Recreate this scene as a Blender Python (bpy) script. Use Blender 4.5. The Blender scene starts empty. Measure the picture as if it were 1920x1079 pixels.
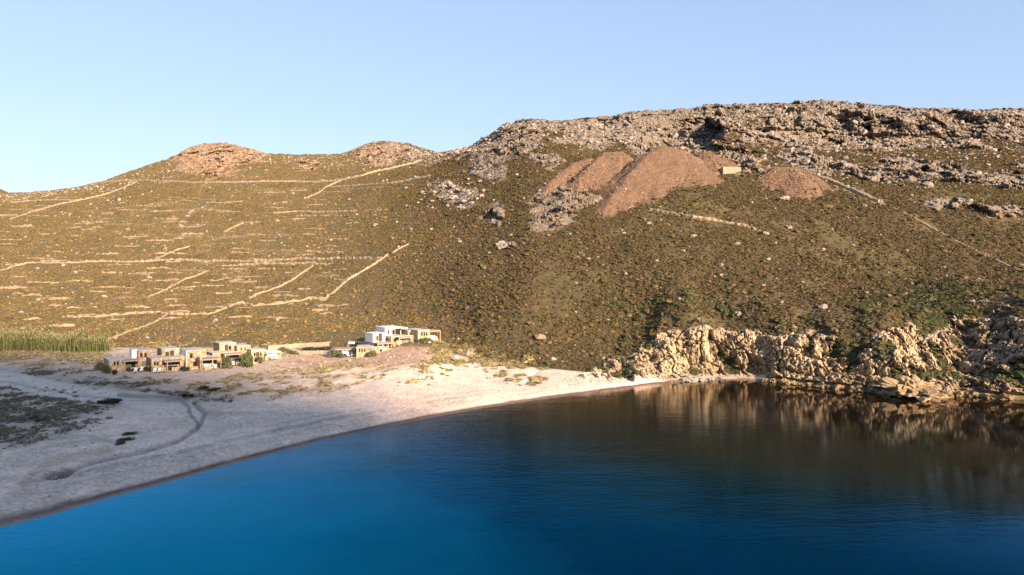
import bpy, math, random
import numpy as np
from mathutils import Vector, Matrix

R = math.radians
scene = bpy.context.scene
COL = scene.collection
random.seed(4)

# ---------------------------------------------------------------- camera, sky, sun, exposure
CAMH, F, HY = 25.0, 1280.0, 510.0          # camera height (m), focal length in photo px, horizon row
cam_d = bpy.data.cameras.new('camera'); cam = bpy.data.objects.new('camera', cam_d); COL.objects.link(cam)
cam.location = (0, 0, CAMH); cam.rotation_euler = (R(90), 0, 0)
cam_d.sensor_width = 36; cam_d.lens = 24; cam_d.shift_y = -(539.5 - HY) / 1920
cam_d.clip_start = 0.5; cam_d.clip_end = 20000
scene.camera = cam

SUN_EL, SUN_AZ = R(17.5), R(143)            # azimuth clockwise from +Y
world = bpy.data.worlds.new("World"); scene.world = world; world.use_nodes = True
wn, wl = world.node_tree.nodes, world.node_tree.links
sky = wn.new('ShaderNodeTexSky'); sky.sky_type = 'NISHITA'; sky.sun_disc = False
sky.sun_elevation = SUN_EL; sky.sun_rotation = SUN_AZ
sky.altitude = 0; sky.air_density = 1.0; sky.dust_density = 0.25; sky.ozone_density = 3.0
tint = wn.new('ShaderNodeMix'); tint.data_type = 'RGBA'; tint.blend_type = 'MULTIPLY'; tint.inputs[0].default_value = 1
tint.inputs[7].default_value = (.93, .985, 1.16, 1)
gam = wn.new('ShaderNodeGamma'); gam.inputs[1].default_value = .45           # evens out the range between zenith and horizon
wl.new(sky.outputs[0], gam.inputs[0]); wl.new(gam.outputs[0], tint.inputs[6]); wl.new(tint.outputs[2], wn['Background'].inputs[0])
wn['Background'].inputs[1].default_value = 0.14

sund = bpy.data.lights.new('sun', 'SUN'); sun = bpy.data.objects.new('sun', sund); COL.objects.link(sun)
sund.energy = 4.3; sund.angle = R(4.5); sund.color = (1.0, 0.77, 0.55)
to_sun = Vector((math.sin(SUN_AZ) * math.cos(SUN_EL), math.cos(SUN_AZ) * math.cos(SUN_EL), math.sin(SUN_EL)))
sun.rotation_euler = to_sun.to_track_quat('Z', 'Y').to_euler()
sun.location = to_sun * 600

scene.view_settings.view_transform = 'Standard'; scene.view_settings.look = 'None'
scene.view_settings.exposure = 1.7; scene.view_settings.gamma = 1
scene.render.engine = 'CYCLES'
try:
    scene.cycles.max_bounces = 5; scene.cycles.diffuse_bounces = 2; scene.cycles.glossy_bounces = 3
    scene.cycles.transparent_max_bounces = 4; scene.cycles.caustics_reflective = False
except Exception: pass

# ---------------------------------------------------------------- noise (numpy)
def hsh(ix, iy, iz, s):
    h = (ix.astype(np.int64) * 374761393 + iy.astype(np.int64) * 668265263 + iz.astype(np.int64) * 2147483647 % 4294967291 + s * 974634777) & 0xffffffff
    h = ((h ^ (h >> 13)) * 1274126177) & 0xffffffff
    h = ((h ^ (h >> 16)) * 2246822519) & 0xffffffff
    h = h ^ (h >> 15)
    return (h & 0xffffff) / float(0xffffff)
def vn(x, y, z, s=0):
    x, y, z = np.broadcast_arrays(x, y, z)
    ix, iy, iz = np.floor(x), np.floor(y), np.floor(z)
    fx, fy, fz = x - ix, y - iy, z - iz
    fx, fy, fz = [f * f * f * (f * (f * 6 - 15) + 10) for f in (fx, fy, fz)]
    ix, iy, iz = ix.astype(np.int64), iy.astype(np.int64), iz.astype(np.int64)
    r = 0
    for a in (0, 1):
        for b in (0, 1):
            for c in (0, 1):
                w = (fx if a else 1 - fx) * (fy if b else 1 - fy) * (fz if c else 1 - fz)
                r = r + w * hsh(ix + a, iy + b, iz + c, s)
    return r * 2 - 1
def fbm(x, y, z, oct=4, s=0, ridged=False):
    r, a, t = 0, 1.0, 0
    for o in range(oct):
        n = vn(x + 17.3 * o, y + 5.1 * o, z + 9.7 * o, s + o)
        if ridged: n = 1 - 2 * np.abs(n)
        r = r + a * n; t += a; a *= .5; x, y, z = x * 2.03, y * 2.03, z * 2.03
    return r / t
def worley(x, y, z, s=0):
    """block noise: random value of the nearest cell, and the width of the crack between cells"""
    ix, iy, iz = np.floor(x).astype(np.int64), np.floor(y).astype(np.int64), np.floor(z).astype(np.int64)
    f1 = np.full(x.shape, 9.); f2 = np.full(x.shape, 9.); val = np.zeros(x.shape)
    for a in (-1, 0, 1):
        for b in (-1, 0, 1):
            for c in (-1, 0, 1):
                jx, jy, jz = ix + a, iy + b, iz + c
                d = np.sqrt((jx + hsh(jx, jy, jz, s) - x) ** 2 + (jy + hsh(jx, jy, jz, s + 1) - y) ** 2 + (jz + hsh(jx, jy, jz, s + 2) - z) ** 2)
                m = d < f1
                f2 = np.where(m, f1, np.minimum(f2, d)); val = np.where(m, hsh(jx, jy, jz, s + 3), val); f1 = np.where(m, d, f1)
    return val, f2 - f1
def sm(x, a, b):
    t = np.clip((x - a) / (b - a), 0, 1); return t * t * (3 - 2 * t)
def PL(x, pts): return np.interp(x, [p[0] for p in pts], [p[1] for p in pts])
def smooth1(a, n):
    k = np.hanning(n + 2)[1:-1]; k /= k.sum(); p = n // 2
    return np.convolve(np.pad(a, p, mode='edge'), k, 'valid')[:len(a)]

# ---------------------------------------------------------------- terrain: lofted through contour curves
px_in = np.arange(-60, 1981, 1.6)
px = np.concatenate([np.arange(-620, -60, 7.), px_in, np.arange(1985, 2700, 7.)])
NC = len(px)
u = (px - 960) / F
SHORE = [(-620, 1290), (-300, 1110), (0, 990), (100, 965), (200, 935), (300, 909), (400, 880), (500, 854), (600, 828), (700, 806), (800, 785), (900, 767), (1000, 752), (1080, 741),
         (1150, 732), (1220, 723), (1280, 717), (1340, 713), (1420, 713), (1450, 717), (1500, 722), (1600, 733), (1690, 741), (1770, 746), (1800, 741), (1860, 747), (1920, 751), (2000, 758),
         (2100, 768), (2300, 800), (2700, 880)]
ys = PL(px, SHORE); d1 = CAMH * F / (ys - HY)
LFT = lambda pts: smooth1(PL(px, pts), 41)
K = []                                          # each entry: (depth, height)
K.append((d1 - 34, np.full(NC, -5.)))
K.append((d1, np.full(NC, 0.)))
dk2 = d1 + PL(px, [(0, 7), (900, 8), (1200, 3), (1300, 2), (1400, 2), (1500, 1.0)]); hk2 = PL(px, [(0, 1.3), (900, 1.2), (1200, .5), (1400, .4), (1460, 1.2), (2700, 1.2)])
K.append((dk2, hk2))
d3 = LFT([(-620, 200), (0, 190), (200, 188), (400, 187), (560, 186), (650, 180), (720, 172), (800, 166), (900, 170), (1000, 161), (1100, 157.5), (1180, 158), (1300, 160)])
d3 = np.where(px > 1180, np.maximum(d1 + PL(px, [(1180, 5), (1300, 6), (1410, 5), (1460, 2.5), (1900, 3), (2700, 6)]), 0), d3); d3 = smooth1(d3, 15)
h3 = LFT([(-620, 4), (0, 4), (400, 3.6), (560, 3.8), (650, 4.5), (700, 5.2), (760, 6.2), (800, 6.4), (850, 4.5), (900, 3.2), (1000, 2.2), (1100, 1.6), (1250, 1.0), (1400, 1.2), (1470, 2.2), (2700, 3)])
K.append((d3, h3))
y4 = PL(px, [(-620, 610), (0, 607), (400, 600), (600, 602), (760, 606), (840, 612), (900, 622), (1000, 640), (1080, 655), (1160, 660), (1220, 640), (1250, 615), (1300, 614), (1380, 620), (1440, 615),
             (1520, 622), (1600, 622), (1660, 605), (1700, 600), (1760, 600), (1850, 600), (1920, 595), (2100, 600), (2400, 640), (2700, 700)])
d4 = PL(px, [(-620, 240), (0, 235), (400, 228), (600, 222), (760, 205), (840, 200), (900, 188), (1000, 176), (1100, 171), (1180, 171), (1250, 171), (1350, 169), (1450, 163), (1550, 157), (1650, 154),
             (1760, 158), (1800, 162), (1870, 157), (1920, 152), (2000, 150), (2150, 146), (2400, 136), (2700, 120)])
d4 = smooth1(d4, 31); y4 = smooth1(y4, 15)
K.append((d4, CAMH + d4 * (HY - y4) / F))
def KY(y, d):
    yy, dd = smooth1(PL(px, y), 61), smooth1(PL(px, d), 61)
    K.append((dd, CAMH + dd * (HY - yy) / F))
KY([(-620, 520), (0, 515), (600, 500), (900, 500), (1300, 500), (1700, 510), (1920, 500), (2700, 520)],
   [(-620, 330), (0, 320), (400, 312), (600, 290), (760, 258), (900, 232), (1000, 217), (1300, 206), (1700, 204), (1920, 204), (2200, 190), (2700, 170)])
KY([(-620, 450), (0, 435), (400, 400), (600, 400), (900, 400), (1300, 390), (1920, 390), (2700, 410)],
   [(-620, 430), (0, 420), (400, 420), (600, 395), (760, 340), (900, 295), (1000, 272), (1300, 256), (1920, 254), (2700, 230)])
KY([(-620, 415), (0, 395), (200, 370), (400, 330), (600, 330), (800, 322), (900, 315), (1300, 312), (1920, 320), (2700, 340)],
   [(-620, 520), (0, 510), (200, 512), (400, 515), (600, 490), (760, 430), (900, 360), (1000, 330), (1300, 312), (1920, 300), (2700, 280)])
KY([(-620, 400), (0, 377), (200, 350), (400, 300), (600, 306), (800, 303), (900, 282), (1000, 262), (1200, 262), (1420, 258), (1540, 256), (1900, 256), (2700, 280)],
   [(-620, 580), (0, 570), (400, 570), (600, 545), (760, 490), (900, 392), (1000, 372), (1300, 368), (1600, 366), (1900, 362), (2700, 340)])
CRY = PL(px, [(-620, 385), (-100, 372), (0, 364), (60, 362), (100, 359), (150, 352), (200, 339), (250, 321), (300, 304), (330, 293), (350, 280), (380, 273), (410, 271), (440, 272), (470, 281), (500, 290),
              (560, 292), (640, 291), (662, 283), (690, 270), (720, 267), (760, 270), (790, 280), (822, 291), (850, 287), (880, 282), (900, 265), (920, 256), (935, 241), (950, 231), (1000, 227),
              (1050, 229), (1100, 225), (1150, 221), (1180, 213), (1220, 211), (1260, 211), (1300, 204), (1340, 198), (1400, 199), (1450, 199), (1500, 196), (1540, 193), (1600, 197), (1650, 204),
              (1700, 208), (1780, 210), (1840, 214), (1870, 210), (1920, 210), (2100, 225), (2700, 300)])
CRD = smooth1(PL(px, [(-620, 640), (0, 640), (400, 620), (600, 600), (700, 590), (822, 565), (868, 545), (906, 452), (950, 428), (1100, 415), (1300, 420), (1600, 430), (1920, 430), (2700, 400)]), 13)
# cliff foot / cliff head below the crest on the right
cf = sm(px, 1330, 1540) * (1 - sm(px, 1880, 1950) * .6)
dA = K[-1][0]; hA = K[-1][1]
hC = CAMH + CRD * (HY - CRY) / F
dB = dA + (CRD - dA) * (0.5 * (1 - cf) + 0.13 * cf); yB = (HY - (hA - CAMH) / dA * F) * 0
yB = PL(px, [(1300, 235), (1500, 222), (1600, 221), (1800, 228), (1920, 226)])
hB = np.where(cf > 0, cf * (CAMH + dB * (HY - yB) / F) + (1 - cf) * (hA * .42 + hC * .58), hA * .42 + hC * .58)
K.append((dB, hB))
K.append((CRD, hC))
K.append((CRD + 25, hC - 3)); K.append((CRD + 160, hC - 60)); 
farh = PL(px, [(-620, 150), (-80, 138), (0, 137), (60, 118), (120, 100), (400, 80), (2700, 60)])
K.append((CRD * 0 + 920, farh)); K.append((CRD * 0 + 1150, farh - 60)); K.append((CRD * 0 + 1700, farh * 0 - 2))
KD = np.array([k[0] for k in K]); KH = np.array([k[1] for k in K]); nk = len(K)
#      sea  shore berm  plain  foot  mid   up   band  cliff crest back ...
rows = [14, 10, 150, 66, 76, 76, 56, 40, 34, 28, 6, 8, 14, 4, 4]
def slopes(A):
    dd = np.diff(A, axis=0); m = np.zeros_like(A)
    m[0], m[-1] = dd[0], dd[-1]
    a, b = dd[:-1], dd[1:]
    m[1:-1] = np.where(a * b > 0, 2 * a * b / (a + b + 1e-9 * np.sign(a + b) + 1e-12), 0)
    return m
mD, mH = slopes(KD), slopes(KH)
D_, H_, T_ = [], [], []
for k in range(nk - 1):
    n = rows[k]
    for j in range(n + (k == nk - 2)):
        t = j / n; a = 2 * t**3 - 3 * t**2 + 1; b = t**3 - 2 * t**2 + t; c = -2 * t**3 + 3 * t**2; e = t**3 - t**2
        D_.append(a * KD[k] + b * mD[k] + c * KD[k + 1] + e * mD[k + 1]); H_.append(a * KH[k] + b * mH[k] + c * KH[k + 1] + e * mH[k + 1]); T_.append(k + t)
D = np.array(D_); H = np.array(H_); T = np.array(T_)[:, None] * np.ones((1, NC)); NR = len(D)
U = np.broadcast_to(u, D.shape); PX = np.broadcast_to(px, D.shape)
X = U * D; Y = D.copy(); Z = H.copy()
PY = HY - (Z - CAMH) / D * F                   # photo row of the undisplaced surface: only used to lay out masks in plan

def ell(cx, cy, rx, ry, ang=0, soft=.35):
    c, s = math.cos(R(ang)), math.sin(R(ang)); dx, dy = PXn - cx, PYn - cy
    r = np.hypot((dx * c + dy * s) / rx, (-dx * s + dy * c) / ry)
    return 1 - sm(r, 1 - soft, 1 + soft)
def line(pts, w, soft=.5, raw=0):
    PXn, PYn = (PX + 2.5 * wx2, PY + 1.5 * wy2) if raw else (PXw, PYw)
    best = np.full(D.shape, 1e9)
    for (x0, y0), (x1, y1) in zip(pts[:-1], pts[1:]):
        L2 = (x1 - x0) ** 2 + (y1 - y0) ** 2
        t = np.clip(((PXn - x0) * (x1 - x0) + (PYn - y0) * (y1 - y0)) / L2, 0, 1)
        best = np.minimum(best, np.hypot(PXn - x0 - t * (x1 - x0), PYn - y0 - t * (y1 - y0)))
    return 1 - sm(best, w * (1 - soft), w * (1 + soft))
wx, wy = vn(X / 9, Y / 9, 0, 40), vn(X / 9, Y / 9, 3, 41); wx2, wy2 = vn(X / 2.5, Y / 3.5, 0, 42), vn(X / 2.5, Y / 3.5, 3, 43)
PXn, PYn = PX + 14 * wx + 6 * wx2, PY + 8 * wy + 4 * wy2; PXw, PYw = PXn, PYn
hillm = sm(T, 3.0, 3.8)                        # 0 on beach and plain, 1 on the hills
vism = (T < 11)

# broad relief of the hills (real spurs and gullies), pushed along the line to the bay
rel = fbm(X / 55, Y / 55, 0, 3, 1) * 3.2 + fbm(X / 16, Y / 22, 5, 3, 5) * 1.1
rel = rel * sm(T, 3.7, 4.6) * (1 - sm(T, 9.4, 10.0))
def push(dist):                                # move vertices outwards from the bay by dist metres
    global X, Y, Z
    q = 1 + dist / D
    X = X * q; Y = Y * q; Z = CAMH + (Z - CAMH) * q
push(rel)
# quarry hollow: recess whose face looks left
qd = np.clip((PX - 1178) / 75, 0, 1) * np.clip((1350 - PXn) / 14, 0, 1)
qtop = PL(PX[0], [(1186, 272), (1215, 250), (1260, 232), (1310, 214), (1350, 212)]); qbot = PL(PX[0], [(1186, 284), (1250, 288), (1350, 272)])
qm = sm(PYn, qtop - 3, qtop + 26) * (1 - sm(PYn, qbot - 2, qbot + 10)) * vism
push(17 * qd * qm)
push(-21 * np.clip((PXn - 1346) / 8, 0, 1) * np.clip((1470 - PX) / 110, 0, 1) * sm(PYn, 206, 232) * (1 - sm(PYn, 262, 292)) * sm(T, 6.5, 7.2) * (1 - sm(T, 9.6, 9.95)))
# caves and recesses under the cliff band, right-hand walls throw the shade
def hollow(x0, x1, y0, y1, dep, lead=30, wall=6):
    push(dep * .6 * np.clip((PXn - x0) / lead, 0, 1) * np.clip((x1 - PXn) / wall, 0, 1) * sm(PYn, y0 - 4, y0 + 4) * (1 - sm(PYn, y1 - 4, y1 + 6)) * sm(T, 6.8, 7.2) * (1 - sm(T, 9.6, 9.9)))
hollow(1530, 1600, 222, 252, 12); hollow(1600, 1640, 220, 255, 14, 12); hollow(1650, 1690, 226, 250, 7, 12); hollow(1700, 1740, 222, 246, 6, 14); hollow(1780, 1850, 224, 240, 7)
hollow(1395, 1440, 222, 246, 10); hollow(1460, 1500, 205, 226, 9); hollow(1120, 1150, 230, 246, 8)
# gully and rocky recess on the right, ravine lines in the cliff
lowm = sm(T, 2.9, 3.5) * (1 - sm(T, 4.8, 5.6))
def soft(m): return m * lowm
push(5 * soft(ell(1752, 620, 50, 95, -25, .7)) + 3 * soft(ell(1850, 660, 45, 70, 0, .7)))
push(-2.5 * soft(ell(1700, 690, 60, 60, -30, .7)))
push(1.6 * soft(line([(1500, 600), (1560, 650), (1590, 720)], 18, .8)) + 1.8 * soft(line([(1262, 610), (1268, 640), (1290, 690)], 12, .8)) + 2 * soft(line([(1330, 640), (1370, 700)], 14, .8)))
push(fbm(X / 9, 3 + Y / 30, Z / 14, 3, 180) * 2.6 * sm(PX, 1150, 1300) * lowm)

# rock mask
rock = np.zeros(D.shape)
def addr(m, s=1.0):
    global rock
    rock = np.maximum(rock, m * s)
for a in [(385, 300, 62, 32, 8), (440, 285, 60, 16, 12), (735, 283, 62, 16, 4), (575, 309, 14, 8, 0), (700, 300, 40, 12, 20), (800, 300, 40, 14, 0, .5), (960, 262, 62, 38, -20), (900, 300, 28, 30, -40), (1030, 300, 30, 14, 0),
          (920, 320, 40, 18, 0, .6), (850, 365, 60, 24, 22, .6), (925, 402, 20, 18, -30), (1040, 388, 55, 38, -15), (1020, 412, 36, 20, -15), (1095, 375, 28, 14, 0), (1130, 250, 90, 26, -4, .6), (1230, 232, 90, 24, -6, .6),
          (1380, 300, 50, 22, 10), (1265, 262, 90, 42, -10), (1500, 262, 70, 25, 10, .6), (1480, 235, 70, 30, 5, .6), (1620, 240, 110, 40, 4), (1800, 235, 130, 26, 0), (1500, 300, 45, 14, 12), (1560, 312, 70, 15, 8),
          (1680, 325, 80, 14, 6), (1800, 330, 110, 16, 8), (1800, 262, 46, 12, 0), (1790, 385, 60, 12, 4, .7), (1880, 395, 60, 14, 4, .7), (1360, 215, 80, 20, 0, .6), (941, 457, 14, 7, 0), (1150, 225, 60, 8, 0, .6), (1900, 345, 60, 12, 12)]:
    addr(ell(*a[:4], a[4]) , a[5] if len(a) > 5 else 1)
patch = fbm(X / 14, Y / 14, Z / 9, 4, 9)
top = sm(PX, 860, 940) * sm(T, 7.0, 8.4) * (T < 10.2)
addr(top * sm(patch, -.10, .16) * .9)
addr(line([(860, 290), (900, 266), (950, 232), (1100, 226), (1220, 212), (1340, 200), (1540, 196), (1700, 209), (1920, 212)], 10) * (T < 10.4), .8)
mid = sm(PX, 1380, 1480) * sm(PY, 255, 262) * (1 - sm(PY, 335, 350)) * (T > 6)
addr(mid * sm(patch, .05, .25) * .8)
# sea cliffs
cl_top = PL(px, [(1040, 720), (1080, 700), (1110, 690), (1140, 672), (1180, 668), (1215, 640), (1245, 622), (1270, 612), (1330, 612), (1400, 620), (1480, 625), (1560, 640), (1620, 640), (1660, 615), (1690, 600), (1730, 590), (1760, 585), (1850, 590), (1920, 600), (2100, 620), (2700, 700)])
cliff = sm(PYn + 16 * fbm(X / 7, Y / 7, 0, 3, 190), cl_top - 6, cl_top + 10) * (T > 1.7) * (T < 5) * sm(PX, 1040, 1110) * sm(Z, .25 - .5 * sm(PX, 1425, 1450), .8 - .6 * sm(PX, 1425, 1450))
cliff_all = 0 + cliff
veg_in_cliff = sm(fbm(X / 4, Y / 6, Z / 4, 4, 21) + sm(PX, 1180, 1100) * 0, .20, .34) * .9
veg_in_cliff = np.maximum(veg_in_cliff, .8 * (1 - sm(PX, 1130, 1260)) * sm(fbm(X / 3, Y / 4, 0, 3, 23), -.15, .15))
veg_in_cliff = np.maximum(veg_in_cliff, np.maximum(ell(1745, 590, 36, 40, -30), np.maximum(ell(1660, 662, 22, 16, -30), ell(1720, 705, 24, 9, 20))) * .8)
cliff = cliff * (1 - veg_in_cliff * (1 - sm(PY, 700, 725)))
cliff_raw = 0 + cliff_all
for a in [(1290, 602, 22, 7, 0), (1365, 606, 18, 6, 5), (1475, 610, 24, 6, 0), (1560, 618, 26, 8, 8), (1640, 596, 18, 7, -20), (1820, 572, 34, 9, 0), (1890, 580, 34, 10, 0), (1790, 545, 16, 5, 0), (1868, 552, 20, 5, 0), (1200, 632, 16, 7, -10)]: addr(ell(*a) * sm(fbm(X / 3, Y / 3, 0, 3, 24), -.1, .2), .85)
lit_clay = cliff * sm(PX, 1220, 1260) * (1 - sm(PX, 1560, 1640))
addr(cliff, 1)
rock = rock * sm(T, 1.0 - .6 * sm(PX, 1425, 1450), 3.0 - 1.6 * sm(PX, 1425, 1450)) * (T < 10.9)
rock = np.clip(rock, 0, 1)

# rock relief: blocks, cracks, strata
sel = rock > .02
xs, yz, zs = X[sel], Y[sel], Z[sel]
dist = D[sel]
far_ = np.where(dist > 240, 1.0, 0.0)
scl = 1.5 + 1.5 * far_
jx, jy = fbm(xs / 6, yz / 6, zs / 6, 2, 71) * .8, fbm(xs / 6, yz / 6, zs / 6, 2, 72) * .8
v1, c1 = worley(xs / scl / 1.7 + jx, yz / scl / 1.7 + jy, zs / scl / 1.0 + jx, 51)
v2, c2 = worley(xs / scl * 1.5 + jy, yz / scl * 1.5, zs / scl * 2.0 + jx, 61)
v3, c3 = worley(xs / scl / 5 + jx, yz / scl / 5, zs / scl / 2.4 + jy, 91)
rr = fbm(xs / 2.2 / (1 + far_), yz / 2.2 / (1 + far_), zs / 3 / (1 + far_), 4, 31, True)
br = fbm(xs / 13, yz / 13, zs / 8, 3, 35, True)
flute = fbm(xs / 2.6, yz / 9, zs / 16, 3, 36, True) * (1 - far_)
st_z = zs + xs * .05 + jx * 1.5; strata = (np.abs((st_z / 3.1) % 1 - .5) * 2) ** 3 * sm(PX[sel], 1300, 1500) * far_
lw = sm(PX[sel], 1180, 1420) * far_
vL, cL = worley(xs / 9 + jx * .4, yz / 9, st_z / 4.6, 97); lay = hsh(np.floor(st_z / 3.4).astype(np.int64), np.zeros(st_z.shape, np.int64), np.zeros(st_z.shape, np.int64), 5)
led = lw * ((vL - .5) * 6.0 + (lay - .5) * 4.6 - (1 - sm(cL, 0, .09)) * 1.6)
fw = 1.5 - .7 * (1 - far_); fine = fbm((xs + .3 * zs) / fw, yz / fw, zs / fw * .8, 4, 38, True)
disp = (v1 - .5) * (.8 + .0 * far_) + (v2 - .5) * .3 * (1 - far_) + led + fine * (.8 - .5 * far_) + (v3 - .5) * (1.6 + 2.6 * far_) - (1 - sm(c1, 0, .16)) * (.25 + .25 * far_) - (1 - sm(c3, 0, .10)) * 1.2 + rr * (.6 - .25 * far_) + br * 3.2 * far_ + flute * 1.3 - strata * 1.5
disp = disp * rock[sel] ** 1.2
low = sm(zs, 0.1, 3.0)
disp = disp * (0.6 + 0.4 * low)
q = np.zeros(D.shape); q[sel] = -disp 
push(q)
up = np.zeros(D.shape); up[sel] = disp * .35 * np.clip(rock[sel], 0, 1)
Z = Z + up
# small roughness of the soil
Z = Z + (fbm(X / 2.2, Y / 2.2, 0, 3, 80) * .28) * sm(T, 2.7, 4.2) * (T < 12)
dun = np.maximum(line([(500, 716), (600, 712), (720, 702), (800, 692)], 14, .8), line([(820, 668), (880, 655), (940, 672), (1000, 694)], 24, .8)) * (T < 4)
Z = Z + (fbm(X / 3.5, Y / 5, 0, 3, 83) * .07 + fbm(X / 9, Y / 9, 0, 2, 84) * .10) * sm(T, 1.9, 2.3) * (T < 4) + dun * fbm(X / 5, Y / 6, 1, 3, 85) * .75
pebbles = None
# far wiggle of the ridge line
Z = Z + vn(X / 3.2, Y / 3, 0, 86) * .8 * sm(T, 8.8, 9.6) * (T < 11)
# dry stream channel and the beach road, cut as shallow dips
strm = line([(365, 755), (385, 775), (372, 800), (330, 828), (270, 846), (215, 858), (170, 868), (110, 888)], 4, raw=1)
Z = Z - .35 * strm - .5 * ell(118, 880, 32, 11, -15)

FW = [([(165, 345), (205, 342), (255, 339), (300, 341), (360, 343), (420, 343), (480, 342), (560, 341), (640, 338)], 'longest upper field wall running level under the left peaks', 1.5),
      ([(640, 338), (680, 330), (740, 315), (790, 301)], 'upper field wall climbing from the level wall towards the second peak', 1.5),
      ([(640, 339), (610, 352), (598, 362), (570, 373)], 'thin field wall dropping downhill from the end of the upper level wall', 1.1),
      ([(256, 342), (205, 363), (150, 376), (110, 384), (60, 398), (20, 412)], 'slanting field wall falling leftwards from the upper level wall', 1.4),
      ([(20, 381), (60, 377), (145, 376)], 'level field wall at the far left just under the skyline', 1.2),
      ([(-60, 407), (0, 405), (32, 404)], 'short pale field wall at the left edge of the hillside', 1.3),
      ([(-40, 520), (0, 508), (30, 499), (60, 493), (120, 494), (200, 491), (250, 492), (300, 489), (360, 489), (420, 490), (480, 490), (560, 486), (640, 485), (715, 486)], 'longest field wall crossing the middle of the left hillside', 1.25),
      ([(290, 488), (310, 479), (330, 470), (356, 463)], 'short field wall rising from the middle wall', 1.0),
      ([(280, 557), (310, 545), (340, 528), (372, 517), (390, 508)], 'diagonal field wall below the middle wall, left of the two diagonals', 1.0),
      ([(415, 499), (480, 496), (520, 495), (592, 493)], 'field wall running just beneath the middle wall', 1.0),
      ([(467, 561), (490, 550), (520, 540), (545, 528), (560, 518), (575, 508), (588, 499)], 'curving diagonal field wall on the right of the left hillside', 1.0),
      ([(460, 571), (475, 574), (510, 572), (550, 566), (580, 561), (610, 560), (625, 550), (645, 532), (670, 515), (700, 498), (727, 480)], 'field wall shaped like a long hook climbing right above the villas', 1.15),
      ([(736, 475), (750, 466), (765, 459)], 'broken upper end of the hook-shaped field wall', .8),
      ([(428, 577), (445, 570), (457, 567)], 'short field wall at the lower left end of the hook-shaped wall', .9),
      ([(125, 594), (180, 595), (250, 588), (300, 587), (330, 590), (390, 590), (425, 579)], 'lowest long field wall above the reed bed', .95),
      ([(202, 637), (230, 627), (255, 618), (285, 608), (300, 600), (316, 589)], 'slanting track wall dropping from the lowest field wall to the reeds', .7),
      ([(420, 436), (440, 426), (456, 419)], 'tiny slanting wall alone in green scrub on the left hillside', 1.0),
      ([(512, 400), (560, 397), (610, 398), (668, 396)], 'level terrace wall below the second peak', 1.0),
      ([(618, 351), (660, 349), (690, 346), (740, 343), (770, 337), (806, 329)], 'terrace wall below the climbing wall near the saddle', .9),
      ([(1220, 394), (1260, 401), (1300, 409), (1350, 416), (1400, 426), (1438, 440)], 'rubble wall running down right below the big spoil heap', 1.2),
      ([(1508, 320), (1540, 336), (1580, 352), (1620, 369), (1648, 380)], 'straight stone ramp wall descending right from the small spoil heap', 1.7),
      ([(1432, 283), (1455, 294), (1480, 306)], 'short ramp wall above the small spoil heap', 1.4),
      ([(1655, 383), (1720, 412), (1790, 450), (1870, 488), (1935, 514)], 'thin wall line continuing the ramp down to the right edge', .38)]
wallm = np.zeros(D.shape)
for pts_, lab_, h_ in FW: wallm = np.maximum(wallm, line(pts_, 2.8, .4, raw=1) * (h_ > .45))
wallm = wallm * (T > 3) * (T < 10)
# ---------------------------------------------------------------- albedo painted by material (no light or shade in it)
def C(r, g, b): return np.array([r, g, b])
ALB = np.zeros(D.shape + (3,))
n1 = fbm(X / 12, Y / 12, 0, 4, 100); n2 = fbm(X / 2.4, Y / 3.2, 0, 4, 110); n3 = fbm(X / 40, Y / 40, 0, 3, 120); n4 = vn(X / .8, Y / .8, Z / .8, 130)
def mix(m, c):
    global ALB
    m = np.clip(m, 0, 1)[..., None]
    ALB = ALB * (1 - m) + np.asarray(c) * m
leftm = 1 - sm(PX, 620, 900)
ALB[:] = C(.155, .115, .062)
mix(leftm * .9, C(.27, .195, .09))
mix(sm(n1, .05, .35) * .6, C(.22, .16, .085)); mix(sm(-n1, .1, .4) * .5, C(.10, .085, .04)); mix(sm(n2, .2, .5) * .5, C(.30, .23, .14))
mix(sm(n3, .1, .4) * .35 * leftm, C(.30, .17, .08)); mix(sm(-n3, .1, .35) * .3 * leftm, C(.17, .15, .06))
for a in [(895, 430, 60, 26, -25), (850, 440, 40, 14, -20), (1290, 390, 75, 12, 3), (300, 587, 50, 8, 3), (740, 470, 60, 30, -40)]:
    mix(ell(*a) * .45, C(.30, .19, .10))
mix(ell(700, 470, 190, 90, -20, .7) * .45 * sm(n1, -.4, .2), C(.12, .10, .045)); mix(sm(n3 + n1 * .5, .1, .4) * .4, C(.17, .155, .06)); mix(ell(1290, 388, 90, 13, 3) * .7, C(.24, .21, .075)); mix(ell(870, 430, 50, 16, -20) * .5, C(.32, .17, .095))
pathm = line([(1478, 302), (1510, 316), (1545, 332), (1580, 349), (1620, 366), (1650, 380)], 5, .4, raw=1) * (T > 3); mix(pathm * .9, C(.46, .35, .22))
mix(line([(1650, 380), (1720, 412), (1790, 450), (1920, 506)], 2.0, raw=1) * .35, C(.33, .26, .16))
# terraces: earth strips on the left hillside
ter = sm(vn(Z / 1.7 + n3 * 1.5, X / 38, 0, 140), .45, .6) * leftm * sm(n2 + n1 * .7, -.05, .25) * sm(T, 4.1, 4.6) * (1 - sm(T, 8.2, 8.8)) * (.3 + .7 * (1 - sm(PX, 420, 620)))
mix(ter * .75, C(.46, .33, .20))
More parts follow.
